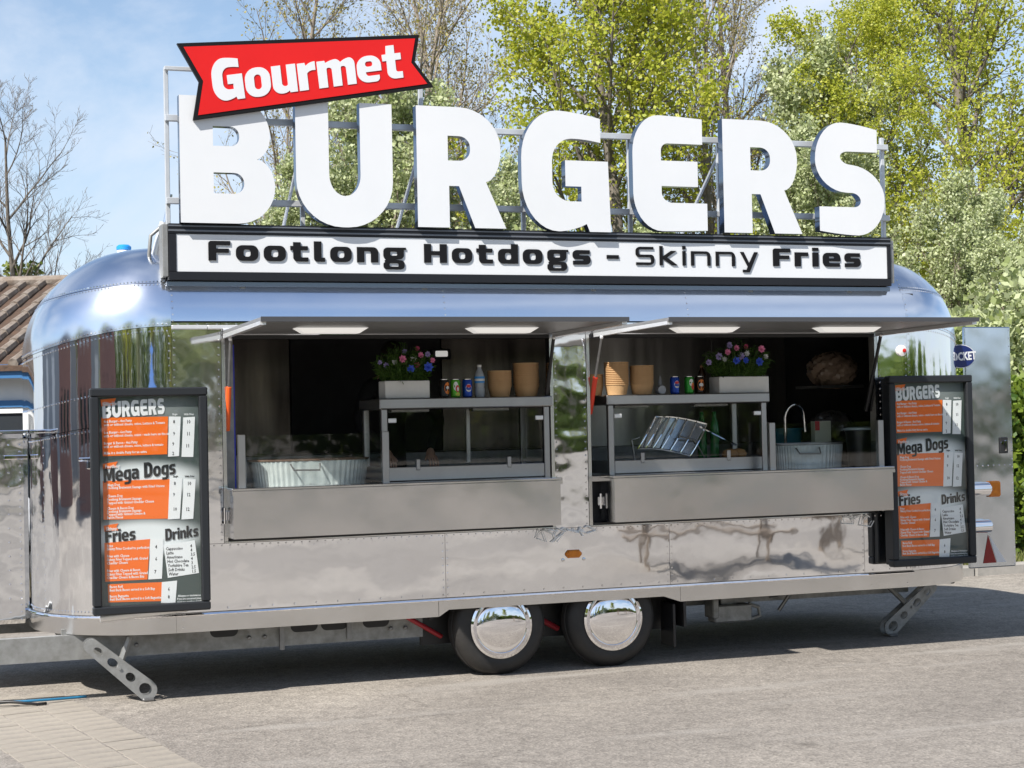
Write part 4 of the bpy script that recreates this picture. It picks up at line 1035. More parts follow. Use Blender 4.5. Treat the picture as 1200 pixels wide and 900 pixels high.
# corrugated oval tubs
def tub(label, x0, x1, yc, zb, h, dy, m_, m_band):
    cx, rx = (x0+x1)/2, (x1-x0)/2
    t = thing('ribbed_tub', label, 'tub', (cx, yc, zb), 'ribbed metal tubs')
    n = 220; rows = []
    for (f, z) in ((.93, 0), (.985, h*.93)):
        r = []
        for k in range(n+1):
            a = 2*math.pi*k/n; rip = 1 + .014*math.sin(a*58); r.append((cx+rx*f*rip*math.copysign(abs(math.cos(a))**.7, math.cos(a)), yc+dy*f*rip*math.copysign(abs(math.sin(a))**.7, math.sin(a)), zb+z))
        rows.append(r)
    q = MB(); q.grid(rows); under(q.build('wall', m_, smooth='all'), t)
    q = MB(); sup = lambda a, f: (cx+rx*f*math.copysign(abs(math.cos(a))**.7, math.cos(a)), yc+dy*f*math.copysign(abs(math.sin(a))**.7, math.sin(a)))
    q.grid([[(*sup(2*math.pi*k/60, f), zb+z) for k in range(61)] for f, z in ((.99, h*.92), (1.012, h*.94), (1.012, h), (.985, h), (.90, h*.7), (.3, h*.6))]); under(q.build('rim', m_band, smooth=30), t)
    q = MB(); q.tube([(cx-.16, yc-dy*1.02, zb+h*.82), (cx-.15, yc-dy*1.25, zb+h*.6), (cx+.02, yc-dy*1.25, zb+h*.58), (cx+.03, yc-dy*1.02, zb+h*.82)], .006, 6); under(q.build('handle', STEELD, smooth=True), t)
WASHED = mat('whitewashed_tin', (.50, .55, .53), .5, .3, var=(.30, .35, .35), vscale=7)
TIN = mat('grey_tin', (.50, .55, .56), .4, .5, var=(.33, .37, .38), vscale=8)
RUST = mat('rusty_rim', (.16, .13, .10), .7, .3, var=(.10, .05, .03), vscale=18)
tub('whitewashed ribbed tin tub with rusty rim behind the glass screen', 2.08, 2.86, .26, 1.2965, .17, .18, WASHED, RUST)
tub('grey ribbed tin tub below the tap', 5.84, 6.42, .26, 1.2965, .18, .16, TIN, STEELD)
q = MB(); q.lathe([(.055, 0), (.06, .15), (.05, .19), (.03, .2)], (1.995, .2, 1.2965), 'z', 16)
tag(q.build('sauce_tub', mat('grey_plastic', (.30, .31, .32), .45), smooth=40), 'small grey plastic tub at the end of the ledge beside the whitewashed tub', 'tub')

# planters with flowers
LEAFP = leaf_mat('planter_leaf', (.03, .09, .015), (.12, .22, .04), .3)
FL = {'pink': mat('pink_petal', (.75, .22, .42), .6), 'blue': mat('blue_petal', (.04, .10, .62), .6), 'white': mat('white_petal', (.62, .64, .66), .6), 'lilac': mat('lilac_petal', (.30, .25, .50), .6), 'rose': mat('rose_petal', (.45, .05, .14), .6)}
PLW = mat('planter_white', (.70, .70, .68), .6, var=(.62, .62, .60), vscale=6)
def planter(label, x0, x1, seed, flowers):
    R = random.Random(seed); cx = (x0+x1)/2; y0, y1 = .04, .20; zb = 1.8435
    t = thing('flower_planter', label, 'planter', (cx, .12, zb), 'white planters of flowers')
    q = MB(); q.bbox(x0, x1, y0, y1, zb, zb+.115, .004); under(q.build('box', PLW), t)
    st = MB(); lf = MB()
    for i in range(330):
        a = R.uniform(0, 6.28); rr = R.random()**.5
        bx = cx+(x1-x0)*.45*rr*math.cos(a); by = .12+.07*rr*math.sin(a)
        hgt = R.uniform(.08, .25)*(1.15-.45*rr); tx = bx+(bx-cx)*.5+R.uniform(-.02,.02); ty = by+(by-.12)*.6+R.uniform(-.02,.02)
        A = Vector((bx, by, zb+.10)); B = Vector((tx, ty, zb+.11+hgt)); st.tube([A, B], .0012, 3, caps=False)
        for k in range(9):
            p = A.lerp(B, R.uniform(.2, 1)); d_ = Vector((R.gauss(0,1), R.gauss(0,1), R.gauss(.3,.8))).normalized(); w = d_.orthogonal().normalized()*R.uniform(.004, .010); l = R.uniform(.015, .05)
            lf.add([p, p+d_*l*.5+w, p+d_*l, p+d_*l*.5-w], [(0,1,2,3)])
    o = under(st.build('stems', LEAFP), t); o['kind'] = 'stuff'
    o = under(lf.build('leaves', LEAFP), t); o['kind'] = 'stuff'
    for (fx, fz, colr, rad, fy) in flowers:
        q = MB(); c = Vector((fx, fy, fz))
        for ring, (n_, tilt, sc_) in enumerate(((7, .25, 1.0), (6, .7, .75), (4, 1.15, .5))):
            for k in range(n_):
                a = 2*math.pi*k/n_+ring*.4+R.uniform(-.15,.15)
                out_ = Vector((math.cos(a), 0, math.sin(a))); nrm = Vector((0,-1,0)); d_ = (out_*math.cos(tilt)+nrm*math.sin(tilt)); sd_ = d_.cross(nrm).normalized()
                l = rad*sc_; q.add([c, c+d_*l*.55+sd_*l*.36, c+d_*l, c+d_*l*.55-sd_*l*.36], [(0,1,2,3)])
        under(q.build('flower', FL[colr]), t)
planter('white box planter of pink and blue flowers beside the cans of the first hatch', 2.933, 3.235, 3,
    [(3.05,2.10,'pink',.028,.03),(3.10,2.035,'blue',.030,.02),(3.22,2.045,'blue',.036,.02),(3.18,2.125,'pink',.022,.05),(3.26,2.09,'pink',.02,.05),(3.0,2.08,'white',.022,.05),(2.95,2.06,'lilac',.022,.07),(3.13,2.10,'white',.024,.05),(3.23,2.13,'lilac',.022,.06),(3.15,2.06,'rose',.022,.04),(3.08,2.15,'lilac',.02,.08),(3.17,2.17,'rose',.018,.09),(2.91,2.08,'lilac',.018,.08)])
planter('white box planter of lilac and blue flowers next to the brown bags', 5.345, 5.735, 4,
    [(5.47,2.07,'blue',.032,.02),(5.65,2.06,'blue',.034,.02),(5.52,2.10,'lilac',.03,.04),(5.42,2.13,'pink',.026,.05),(5.68,2.15,'pink',.030,.04),(5.35,2.10,'lilac',.03,.05),(5.28,2.06,'lilac',.026,.07),(5.57,2.12,'white',.024,.05),(5.45,2.18,'lilac',.026,.08),(5.55,2.07,'blue',.026,.03),(5.73,2.10,'white',.022,.07),(5.40,2.08,'white',.022,.06),(5.58,2.17,'rose',.02,.08),(5.5,2.16,'pink',.024,.07)])

# cans and bottles
ALUC = mat('can_end', (.75, .76, .77), .2, 1.0)
def can(label, x, y, colr, marks, name='drink_can'):
    zb = 1.8435; R_ = .033; H_ = .122
    t = thing(name, label, 'drink can', (x, y, zb), 'drink cans')
    q = MB(); q.lathe([(.026, 0), (R_, .010), (R_, H_-.016), (.027, H_-.004)], (x, y, zb), 'z', 24); under(q.build('body', mat('can_'+label.split()[0]+str(round(x,1)), colr, .25, .35), smooth=30), t)
    q = MB(); q.lathe([(.0275, H_-.004), (.028, H_), (.025, H_), (.024, H_-.003)], (x, y, zb), 'z', 24); under(q.build('lid', ALUC, smooth=30), t)
    for (da, dz, ra, rz, c) in marks:
        q = MB(); rows = []
        n = 14
        L = [(x+(R_+.0006*(1+marks.index((da,dz,ra,rz,c))))*math.sin(da), y-(R_+.0006*(1+marks.index((da,dz,ra,rz,c))))*math.cos(da), zb+dz)]
        for k in range(n):
            a = da+ra*math.cos(2*math.pi*k/n); rr = R_+.0006*(1+marks.index((da,dz,ra,rz,c))); L.append((x+rr*math.sin(a), y-rr*math.cos(a), zb+dz+rz*math.sin(2*math.pi*k/n)))
        q.add(L, [(0, 1+k, 1+(k+1)%n) for k in range(n)]); under(q.build('print', mat('print_'+str(c), c, .3)), t)
OR, WH, RD, BL, GN, YL = (.8,.2,.01), (.8,.8,.8), (.6,.02,.03), (.01,.06,.40), (.03,.32,.03), (.55,.60,.05)
can('black can with an orange front beside the planter of the first hatch', 3.352, .10, (.02,.02,.02), [(.45,.062,.7,.040,OR),(.5,.066,.4,.010,WH)])
can('green can with a red dot standing between black and blue cans', 3.43, .10, (.10,.42,.03), [(-.2,.075,.5,.030,WH),(.15,.058,.42,.024,RD),(.2,.056,.2,.014,WH),(.2,.022,.5,.012,YL)])
can('blue can with a red and white roundel next to the water bottle', 3.513, .10, BL, [(0,.062,.62,.026,WH),(0,.075,.5,.010,RD),(0,.055,.55,.007,BL)])
can('blue can beside the brown bowls of the second hatch', 5.035, .11, BL, [(0.1,.066,.62,.026,WH),(.1,.079,.5,.010,RD),(.1,.060,.55,.007,BL)])
can('green can between the blue can and the dark bottle', 5.145, .11, GN, [(.1,.078,.5,.026,WH),(.5,.052,.45,.026,OR),(.4,.045,.3,.014,RD)])
can('black can with an orange band beside the dark bottle', 5.235, .13, (.03,.015,.01), [(0,.060,.85,.040,OR),(0,.062,.5,.012,WH)])
CLEARP = mat('clear_plastic', (.32, .36, .40), .12); 
LABB = mat('bottle_label', (.03, .25, .62), .35)
def bottle(label, x, y, zb, h, r_, m_, lab, capm):
    t = thing('bottle', label, 'bottle', (x, y, zb), 'bottles')
    q = MB(); q.lathe([(r_*.85, 0), (r_, .01), (r_, h*.28), (r_*.93, h*.31), (r_, h*.34), (r_, h*.66), (r_*.8, h*.76), (r_*.42, h*.88), (r_*.4, h*.94)], (x, y, zb), 'z', 20); under(q.build('body', m_, smooth=50), t)
    q = MB(); q.lathe([(r_*.45, h*.93), (r_*.45, h), (r_*.1, h)], (x, y, zb), 'z', 14); under(q.build('cap', capm, smooth=30), t)
    if lab:
        q = MB(); q.lathe([(r_*1.03, h*.44), (r_*1.03, h*.64)], (x, y, zb), 'z', 20, caps=False); under(q.build('label_band', lab, smooth='all'), t)
        q = MB(); q.lathe([(r_*1.05, h*.50), (r_*1.05, h*.57)], (x, y, zb), 'z', 20, caps=False); under(q.build('label_stripe', PLW, smooth='all'), t)
bottle('clear water bottle with a blue label beside the brown paper bowls', 3.60, .10, 1.8435, .215, .033, CLEARP, LABB, PLW)
BROWNG = mat('brown_bottle', (.03, .012, .006), .12); GREENG = mat('green_bottle', (.01, .12, .03), .1)
bottle('small dark bottle with a brown cap behind the orange banded can', 5.29, .20, 1.8435, .20, .028, BROWNG, None, mat('brown_cap', (.25, .12, .06), .4))
bottle('green glass bottle inside the second cabinet, nearer the wire basket', 5.36, .36, 1.3855, .33, .034, GREENG, None, GREENG)
bottle('green glass bottle inside the second cabinet, nearer the hinge side', 5.46, .36, 1.3855, .33, .034, GREENG, None, GREENG)
# two pale rolls of film lying beside the blue can
q = MB(); q.lathe([(.028, -.03), (.03, -.028), (.03, .028), (.028, .03)], (4.93, .12, 1.8735), 'y', 18); tag(q.build('tape_roll', mat('tape_grey', (.42, .44, .48), .3), smooth=30), 'grey roll of tape lying beside the blue can', 'roll')
q = MB(); q.lathe([(.014, 0), (.016, .02), (.016, .09), (.010, .12), (.006, .13)], (4.965, .2, 1.8435), 'z', 14); tag(q.build('shaker', mat('shaker_grey', (.35, .36, .38), .3), smooth=40), 'little grey shaker behind the roll of tape', 'shaker')

# stacks of brown paper bowls
KRAFT = mat('kraft_paper', (.50, .31, .15), .75, var=(.44, .27, .13), vscale=10)
def bowl_mesh(r_, h):
    q = MB(); q.lathe([(r_*.80, 0), (r_*.985, h-.006), (r_*1.03, h-.006), (r_*1.03, h), (r_*.95, h), (r_*.76, .004)], (0, 0, 0), 'z', 28, caps=False); q.add([(r_*.78*math.cos(2*math.pi*k/28), r_*.78*math.sin(2*math.pi*k/28), .003) for k in range(28)], [tuple(range(28))])
    o = q.build('bowl', KRAFT, smooth=35); me = o.data; bpy.data.objects.remove(o); return me
def bowls(label, x, y, r_, h, n):
    zb = 1.8435; t = thing('bowl_stack', label, 'bowls', (x, y, zb), 'stacks of brown paper bowls'); me = bowl_mesh(r_, h)
    for k in range(n):
        o = link('bowl', me, t, (rng.uniform(-.001,.001), rng.uniform(-.001,.001), k*.0125))
bowls('shorter stack of brown paper bowls beside the water bottle', 3.755, .14, .080, .075, 9)
bowls('taller stack of brown paper bowls at the end of the first cabinet', 3.945, .14, .086, .075, 13)
bowls('low stack of brown paper bowls by the red strut', 4.455, .20, .075, .07, 7)
bowls('tallest stack of brown paper bowls on the second cabinet', 4.60, .12, .083, .075, 13)
bowls('stack of brown paper bowls on the second cabinet next to the tape', 4.79, .12, .081, .075, 11)

# wire basket in the second cabinet
BK = thing('wire_basket', 'shiny ribbed metal basket lying tilted inside the second cabinet', 'basket', (4.95, .22, 1.386))
A0 = Vector((4.78, .20, 1.47)); ux = Vector((.40, .0, -.06)); uz = Vector((.15, .03, .22))
q = MB(); q.grid([[A0+ux*i/6+uz*j/5+Vector((0, .05*math.sin(math.pi*i/6), .02*math.sin(math.pi*i/6))) for i in range(7)] for j in range(6)]); under(q.build('shell', mat('basket_metal', (.35, .37, .40), .22, .9), smooth='all'), BK)
for i in range(7):
    q = MB(); q.tube([A0+ux*i/6+uz*j/5+Vector((0, .05*math.sin(math.pi*i/6)-.012-.02*math.sin(math.pi*j/5), .02*math.sin(math.pi*i/6))) for j in range(6)], .006, 6); under(q.build('rib', CHROME, smooth=True), BK)
for e in (0, 1):
    q = MB(); q.tube([A0+ux*i/6+uz*e+Vector((0, .05*math.sin(math.pi*i/6)-.01, .02*math.sin(math.pi*i/6))) for i in range(7)], .008, 6); under(q.build('rim_wire', CHROME, smooth=True), BK)
q = MB(); q.tube([A0+ux*.9+uz*.9, A0+ux*1.75+uz*.5], .007, 6); under(q.build('handle', CHROME, smooth=True), BK)
q = MB(); q.tube([(4.76,.2,1.39),(4.74,.2,1.53),(4.80,.2,1.55)], .009, 6); q.tube([(5.30,.2,1.39),(5.22,.2,1.52),(5.1,.2,1.55)], .006, 6); under(q.build('stand_wire', STEELD, smooth=True), BK)
BUN = mat('bread', (.45, .25, .10), .7, var=(.30, .15, .06), vscale=6)
for k, x in enumerate((5.50, 5.58)):
    q = MB(); q.lathe([(.02, 0), (.055, .01), (.06, .03), (.045, .055), (.015, .065)], (x, .2+.03*k, 1.3855), 'z', 16); tag(q.build('bread_roll', BUN, smooth='all'), ['bread roll in the second cabinet closer to the green bottles', 'bread roll in the second cabinet closer to the steel leg'][k], 'bread', 'bread rolls')

# right end of the second hatch: tap, bucket, carton, bin, bags
q = MB(); q.box(5.80, 6.62, .52, .95, 1.262, 1.2955); q.build('sink_top', STEEL, TR)
pts = [(6.225, .70, 1.30), (6.225, .70, 1.66)] + [(6.305-.08*math.cos(a), .70-.02*math.sin(a), 1.66+.10*math.sin(a)) for a in (.4, .8, 1.2, 1.6, 2.0, 2.4, 2.8)] + [(6.387, .69, 1.60), (6.39, .69, 1.55)]
q = MB(); q.tube(pts, .012, 10); q.lathe([(.025, 0), (.022, .05)], (6.225, .70, 1.2956), 'z', 12); tag(q.build('tap', CHROME, smooth=True), 'tall curved chrome tap over the sink', 'tap')
TEAL = mat('teal_plastic', (.01, .12, .17), .4)
q = MB(); q.lathe([(.12, 0), (.15, .27), (.158, .27), (.158, .285), (.142, .285)], (6.30, .88, 1.2956), 'z', 24); bk = q.build('bucket', TEAL, smooth=30); tag(bk, 'teal plastic bucket behind the curved tap', 'bucket')
q = MB(); q.bbox(6.42, 6.56, .60, .66, 1.2956, 1.63, .003); ct = q.build('carton', mat('carton_white', (.60, .62, .50), .6)); tag(ct, 'white and yellow carton with a red corner beside the tap', 'carton')
q = MB(); q.box(6.422, 6.46, .597, .5995, 1.56, 1.628); q.build('print', mat('carton_red', (.6, .03, .08), .5), ct)
q = MB(); q.lathe([(.085, 0), (.105, .25), (.112, .25), (.112, .262), (.09, .262)], (6.62, .30, 1.2966), 'z', 24); bn = q.build('bin', mat('black_plastic', (.012, .013, .015), .4), smooth=30); tag(bn, 'black round bin at the end of the second hatch', 'bin')
q = MB(); q.lathe([(.112, .263), (.118, .266), (.118, .278), (.08, .284), (.01, .286)], (6.62, .30, 1.2966), 'z', 24); q.build('lid', mat('pale_lid', (.45, .55, .58), .4), bn, smooth=30)
def lump(name, label, c, r_, m_, seed, cat='bag'):
    R = random.Random(seed); n, m2 = 40, 24; ph = [(R.uniform(2, 7), R.uniform(2, 7), R.uniform(0, 6), R.uniform(.03, .09)) for _ in range(9)]
    rows = []
    for i in range(m2+1):
        th = math.pi*i/m2; row = []
        for k in range(n+1):
            a = 2*math.pi*(k % n)/n; f = 1+sum(A_*abs(math.sin(u*th+p+round(v)*a)) for u, v, p, A_ in ph)-.2
            row.append((c[0]+r_[0]*f*math.sin(th)*math.cos(a), c[1]+r_[1]*f*math.sin(th)*math.sin(a), c[2]+r_[2]*f*math.cos(th)))
        rows.append(row)
    q = MB(); q.grid(rows); return tag(q.build(name, m_, smooth=25), label, cat)
q = MB(); q.box(6.56, 6.93, .72, 1.12, 1.88, 1.90); q.build('bag_shelf', STEELD, TR)
q = MB(); q.box(6.56, 6.93, .72, 1.12, 1.46, 1.48); q.build('bag_shelf', STEELD, TR)
lump('paper_bag', 'crumpled brown bag in shiny film on the upper shelf', (6.76, .90, 2.02), (.165, .15, .115), mat('film_brown', (.36, .26, .19), .18, bump=[(9, .8, .03)]), 5)
lump('plastic_bag', 'crumpled dark bag on the lower shelf behind the bin', (6.76, .92, 1.58), (.16, .14, .10), mat('film_grey', (.10, .09, .085), .2, bump=[(9, .8, .03)]), 8)
# small white box on the far wall, its face glowing
q = MB(); q.bbox(3.86, 4.02, 2.0, 2.049, 2.17, 2.25, .006); wl = q.build('wall_box', BLACK, TR)
q = MB(); q.bbox(3.89, 3.99, 1.985, 1.999, 2.19, 2.235, .006); q.build('lens', LAMPW, wl)

# ------------------------------------------------------------------ person bending behind the first cabinet
def skin(name, verts, edges, radii, m_, parent=None, sub=2, root=0):
    me = bpy.data.meshes.new(name); me.from_pydata(verts, edges, []); o = bpy.data.objects.new(name, me); col.objects.link(o)
    md = o.modifiers.new('s', 'SKIN'); md.use_smooth_shade = True
    for i, r_ in enumerate(radii):
        r_ = r_ if isinstance(r_, tuple) else (r_, r_); me.skin_vertices[0].data[i].radius = r_; me.skin_vertices[0].data[i].use_root = (i == root)
    sb = o.modifiers.new('d', 'SUBSURF'); sb.levels = sub; sb.render_levels = sub
    bpy.context.view_layer.update()
    nm = bpy.data.meshes.new_from_object(o.evaluated_get(bpy.context.evaluated_depsgraph_get())); bpy.data.objects.remove(o)
    nm.materials.clear(); nm.materials.append(m_)
    nm.polygons.foreach_set('use_smooth', [True]*len(nm.polygons))
    return link(name, nm, parent)
SKIN = mat('skin', (.42, .24, .17), .5); CLOTH = mat('black_cloth', (.010, .010, .011), .85, bump=[(12, .4, .02)]); HAIR = mat('dark_hair', (.02, .014, .01), .5)
px, fz = 3.22, .60
PE = thing('person', 'person in black clothing bending behind the first cabinet and the planter', 'person', (px, 1.12, fz))
V = [(px,1.12,fz+.92),(px,1.08,fz+1.08),(px+.01,1.0,fz+1.24),(px+.01,.90,fz+1.36),(px,.85,fz+1.42),(px-.01,.80,fz+1.50),(px-.01,.77,fz+1.57),
     (px+.17,.93,fz+1.33),(px+.34,.86,fz+1.10),(px+.20,.66,fz+.90),(px-.17,.93,fz+1.33),(px-.26,.84,fz+1.08),(px-.12,.64,fz+.90),
     (px+.09,1.14,fz+.84),(px+.10,1.11,fz+.46),(px+.10,1.15,fz+.09),(px+.11,1.03,fz+.035),(px-.09,1.14,fz+.84),(px-.10,1.11,fz+.46),(px-.10,1.15,fz+.09),(px-.11,1.03,fz+.035)]
Eg = [(0,1),(1,2),(2,3),(3,4),(4,5),(5,6),(3,7),(7,8),(8,9),(3,10),(10,11),(11,12),(0,13),(13,14),(14,15),(15,16),(0,17),(17,18),(18,19),(19,20)]
Rd = [(.15,.11),(.14,.10),(.16,.11),(.11,.09),(.058,.058),(.085,.085),(.080,.085),.068,.047,.033,.068,.047,.033,.088,.060,.045,.04,.088,.060,.045,.04]
body = skin('body', V, Eg, Rd, CLOTH, PE); body.matrix_parent_inverse = Matrix.Translation(-Vector(PE.location))
body.data.materials.append(SKIN)
for p in body.data.polygons:
    c = p.center
    if c.z > fz+1.40: p.material_index = 1
hd = MB(); hc = Vector((px-.01, .785, fz+1.535)); rows = []
for i in range(13):
    th = math.pi*.62*i/12; rows.append([(hc.x+.088*math.sin(th)*math.cos(a), hc.y+.03+.10*math.sin(th)*math.sin(a), hc.z+.01+.115*math.cos(th)) for a in [2*math.pi*k/20 for k in range(21)]])
hd.grid(rows); under(hd.build('hair', HAIR, smooth='all'), PE)
for s_, wx in ((1, px+.20), (-1, px-.12)):
    hv = [(wx,.66,fz+.90),(wx-.01*s_,.61,fz+.86)]; he = [(0,1)]; hr = [.026,(.036,.018)]
    for k in range(4):
        ox = (k-1.5)*.019; i0 = len(hv); ln = (.045,.052,.05,.04)[k]
        hv += [(wx+ox-.01*s_,.585,fz+.845),(wx+ox-.01*s_,.585-ln,fz+.815),(wx+ox-.01*s_,.58-ln,fz+.78)]; he += [(1,i0),(i0,i0+1),(i0+1,i0+2)]; hr += [.0095,.0085,.007]
    i0 = len(hv); hv += [(wx-.04*s_,.61,fz+.85),(wx-.06*s_,.575,fz+.82)]; he += [(1,i0),(i0,i0+1)]; hr += [.011,.009]
    h_ = skin('hand', hv, he, hr, SKIN, PE, 1); h_.matrix_parent_inverse = Matrix.Translation(-Vector(PE.location))
# ------------------------------------------------------------------ trees and background
def np_mesh(name, V, F, k):
    """fast mesh from arrays; k vertices per face"""
    me = bpy.data.meshes.new(name); V = np.asarray(V, 'f'); F = np.asarray(F, 'i4')
    me.vertices.add(len(V)); me.vertices.foreach_set('co', V.ravel())
    me.loops.add(F.size); me.loops.foreach_set('vertex_index', F.ravel())
    me.polygons.add(len(F)); me.polygons.foreach_set('loop_start', np.arange(0, F.size, k, dtype='i4'))
    try: me.polygons.foreach_set('loop_total', np.full(len(F), k, 'i4'))
    except Exception: pass
    me.update(calc_edges=True); me.validate()
    return me
def grow_tree(seed, H, spread, trunk_r, n1, n2, n3, up=.35, first=.22, wig=.10, n4=0, lean=(0, 0)):
    """returns tapered segments and twig list"""
    R = random.Random(seed); segs = []; twigs = []
    def branch(p, d, L, r, level, nseg):
        pts = [p]; rad = [r]
        for i in range(nseg):
            wg = wig if level else .035
            d = (d + Vector((R.gauss(0, wg), R.gauss(0, wg), R.gauss(0, wg) + up*.10*(level > 0)))).normalized()
            p = p + d*(L/nseg); pts.append(p); rad.append(max(.0025, r*(1-(i+1)/nseg*.82)))
        for i in range(nseg): segs.append((pts[i], pts[i+1], rad[i], rad[i+1], level))
        nk = {0: n1, 1: n2, 2: n3, 3: n4}.get(level, 0)
        if nk == 0: twigs.append(pts); return
        if level >= 2: twigs.append(pts)
        for k in range(nk):
            t = (first if level == 0 else .18) + (1-(first if level == 0 else .18))*(k+R.random()*.9)/nk; t = min(.99, t)
            f = t*nseg; i = min(nseg-1, int(f)); q_ = pts[i].lerp(pts[i+1], f-i)
            ax = (pts[i+1]-pts[i]).normalized(); s_ = ax.orthogonal().normalized(); s_.rotate(Matrix.Rotation(k*2.4+R.uniform(-.5,.5), 3, ax))
            ang = R.uniform(.55, 1.0) if level == 0 else R.uniform(.4, .95)
            nd = (ax*math.cos(ang) + s_*math.sin(ang) + Vector((0, 0, up*.6))).normalized()
            if level == 0: Lc = spread*(1.12-.65*t)*R.uniform(.8, 1.15)
            else: Lc = L*R.uniform(.32, .58)*(1.1-.45*t)
            rc = max(.003, (rad[i]*(.55 if level == 0 else .6)))
            branch(q_, nd, Lc, rc, level+1, {1: 6, 2: 4, 3: 3, 4: 2}[level+1])
    branch(Vector((0, 0, -.1)), Vector((lean[0], lean[1], 1)).normalized(), H, trunk_r, 0, 10)
    return segs, twigs
def wood_mesh(segs):
    V = []; F = []
    for a, b, ra, rb, lv in segs:
        n = 7 if lv == 0 else (5 if lv == 1 else 3); d_ = (b-a).normalized(); u = d_.orthogonal().normalized(); w = d_.cross(u); o = len(V)
        b2 = b + d_*ra*.15
        for p, r_ in ((a, ra), (b2, rb)):
            for k in range(n):
                an = 2*math.pi*k/n; V.append(tuple(p+(u*math.cos(an)+w*math.sin(an))*r_))
        for k in range(n): F.append((o+k, o+(k+1)%n, o+n+(k+1)%n, o+n+k))
    return np_mesh('trunk', V, F, 4)
def leaf_mesh(seed, twigs, per, size, spreadr, droop=0.0, clump=1):
    g = np.random.default_rng(seed); base = []
    for pts in twigs:
        n = g.poisson(per)
        for _ in range(n):
            t = g.random()**.7*(len(pts)-1); i = min(len(pts)-2, int(t)); q_ = pts[i].lerp(pts[i+1], t-i); base.append(tuple(q_))
    base = np.array(base)
    base = base + g.normal(0, spreadr, (len(base), 3))
    if clump > 1: base = np.repeat(base, clump, 0)
    N = len(base); base = base + g.normal(0, size*.62, (N, 3))
    d_ = g.normal(0, 1, (N, 3)); d_[:, 2] -= droop; d_ /= np.linalg.norm(d_, axis=1)[:, None]
    w = np.cross(d_, g.normal(0, 1, (N, 3))); w /= np.linalg.norm(w, axis=1)[:, None]
    nrm = np.cross(d_, w)
    s_ = size*g.uniform(.6, 1.25, (N, 1))
    V = np.stack([base, base+d_*s_*.5+w*s_*.36+nrm*s_*.06, base+d_*s_, base+d_*s_*.5-w*s_*.36+nrm*s_*.06], 1).reshape(-1, 3)
    return np_mesh('crown', V, np.arange(N*4).reshape(-1, 4), 4)
BARK = mat('grey_bark', (.19, .165, .135), .9, var=(.11, .095, .08), vscale=10, bump=[(14, .6, .02)])
BARKP = mat('pale_twigs', (.30, .26, .21), .9, var=(.18, .15, .12), vscale=10)
BARKD = mat('brown_bark', (.10, .075, .055), .9, var=(.16, .13, .10), vscale=10)
L_MAPLE = leaf_mat('young_maple_leaf', (.33, .40, .03), (.57, .56, .085), .5)
L_BEAM = leaf_mat('silver_green_leaf', (.29, .35, .12), (.62, .66, .42), .4)
L_BUD = leaf_mat('olive_bud', (.24, .22, .05), (.42, .36, .10), .3)
L_HEDGE = leaf_mat('hedge_leaf', (.05, .11, .012), (.20, .27, .03), .35)
L_IVY = leaf_mat('ivy_leaf', (.10, .16, .02), (.26, .28, .06), .3)
def make_tree(label, loc, segs, twigs, barkm, leafm, seed, per, size, spr, group=None, rz=0, name='tree', droop=0, clump=1):
    t = thing(name, label, 'tree', loc, group, rz)
    me = wood_mesh(segs); me.materials.append(barkm); link('trunk', me, t)
    if per > 0:
        me = leaf_mesh(seed, twigs, per, size, spr, droop, clump); me.materials.append(leafm); link('crown', me, t)
    return t
def dup_tree(src, label, loc, rz, sc_, group=None):
    c = copy_tree(src); c.location = loc; c.rotation_euler = (0, 0, rz); c.scale = (sc_, sc_, sc_); c['label'] = label
    if group: c['group'] = group
    return c
# young maples
sg, tw = grow_tree(11, 10.8, 4.0, .16, 26, 10, 6, up=.16, first=.18)
mp1 = make_tree('leafy yellow-green maple standing behind the roof letters R and G', (11.7, 15.5, 0), sg, tw, BARK, L_MAPLE, 1, 5.5, .078, .11, 'yellow-green maples', clump=6)
sg, tw = grow_tree(12, 11.8, 4.3, .18, 26, 10, 6, up=.16, first=.15)
mp2 = make_tree('tall dense yellow-green maple beyond the open rear door', (19.6, 16.0, 0), sg, tw, BARK, L_MAPLE, 2, 5.5, .078, .11, 'yellow-green maples', clump=6)
dup_tree(mp2, 'yellow-green maple filling the gap behind the last roof letter', (15.8, 13.5, 0), 1.2, .66, 'yellow-green maples')
# whitebeams with silvery new leaves
sg, tw = grow_tree(21, 5.9, 2.6, .10, 22, 9, 6, up=.45, first=.12, wig=.13)
WBEAM = make_tree('silvery green whitebeam behind the roof letters U and B', (6.3, 11.8, 0), sg, tw, BARKP, L_BEAM, 5, 5, .07, .06, 'silvery whitebeams', clump=5)
dup_tree(WBEAM, 'silvery green whitebeam behind the first letter R', (8.3, 12.3, 0), 1.1, .80, 'silvery whitebeams')
dup_tree(WBEAM, 'silvery green whitebeam behind the letter G', (10.3, 11.6, 0), 2.6, .66, 'silvery whitebeams')
dup_tree(WBEAM, 'silvery green whitebeam behind the letter E and the second R', (12.5, 11.2, 0), 4.1, .86, 'silvery whitebeams')
dup_tree(WBEAM, 'silvery green whitebeam just beyond the rear end of the strip sign', (14.2, 10.0, 0), 5.2, .74, 'silvery whitebeams')
dup_tree(WBEAM, 'silvery green whitebeam spreading above the open rear door', (13.9, 7.8, 0), .5, .60, 'silvery whitebeams')
dup_tree(WBEAM, 'silvery green whitebeam seen through the holes of the letter B', (5.0, 12.0, 0), 4.7, .78, 'silvery whitebeams')
dup_tree(WBEAM, 'low silvery whitebeam peeping out beside the letter B', (4.3, 13.5, 0), 3.3, .55, 'silvery whitebeams')
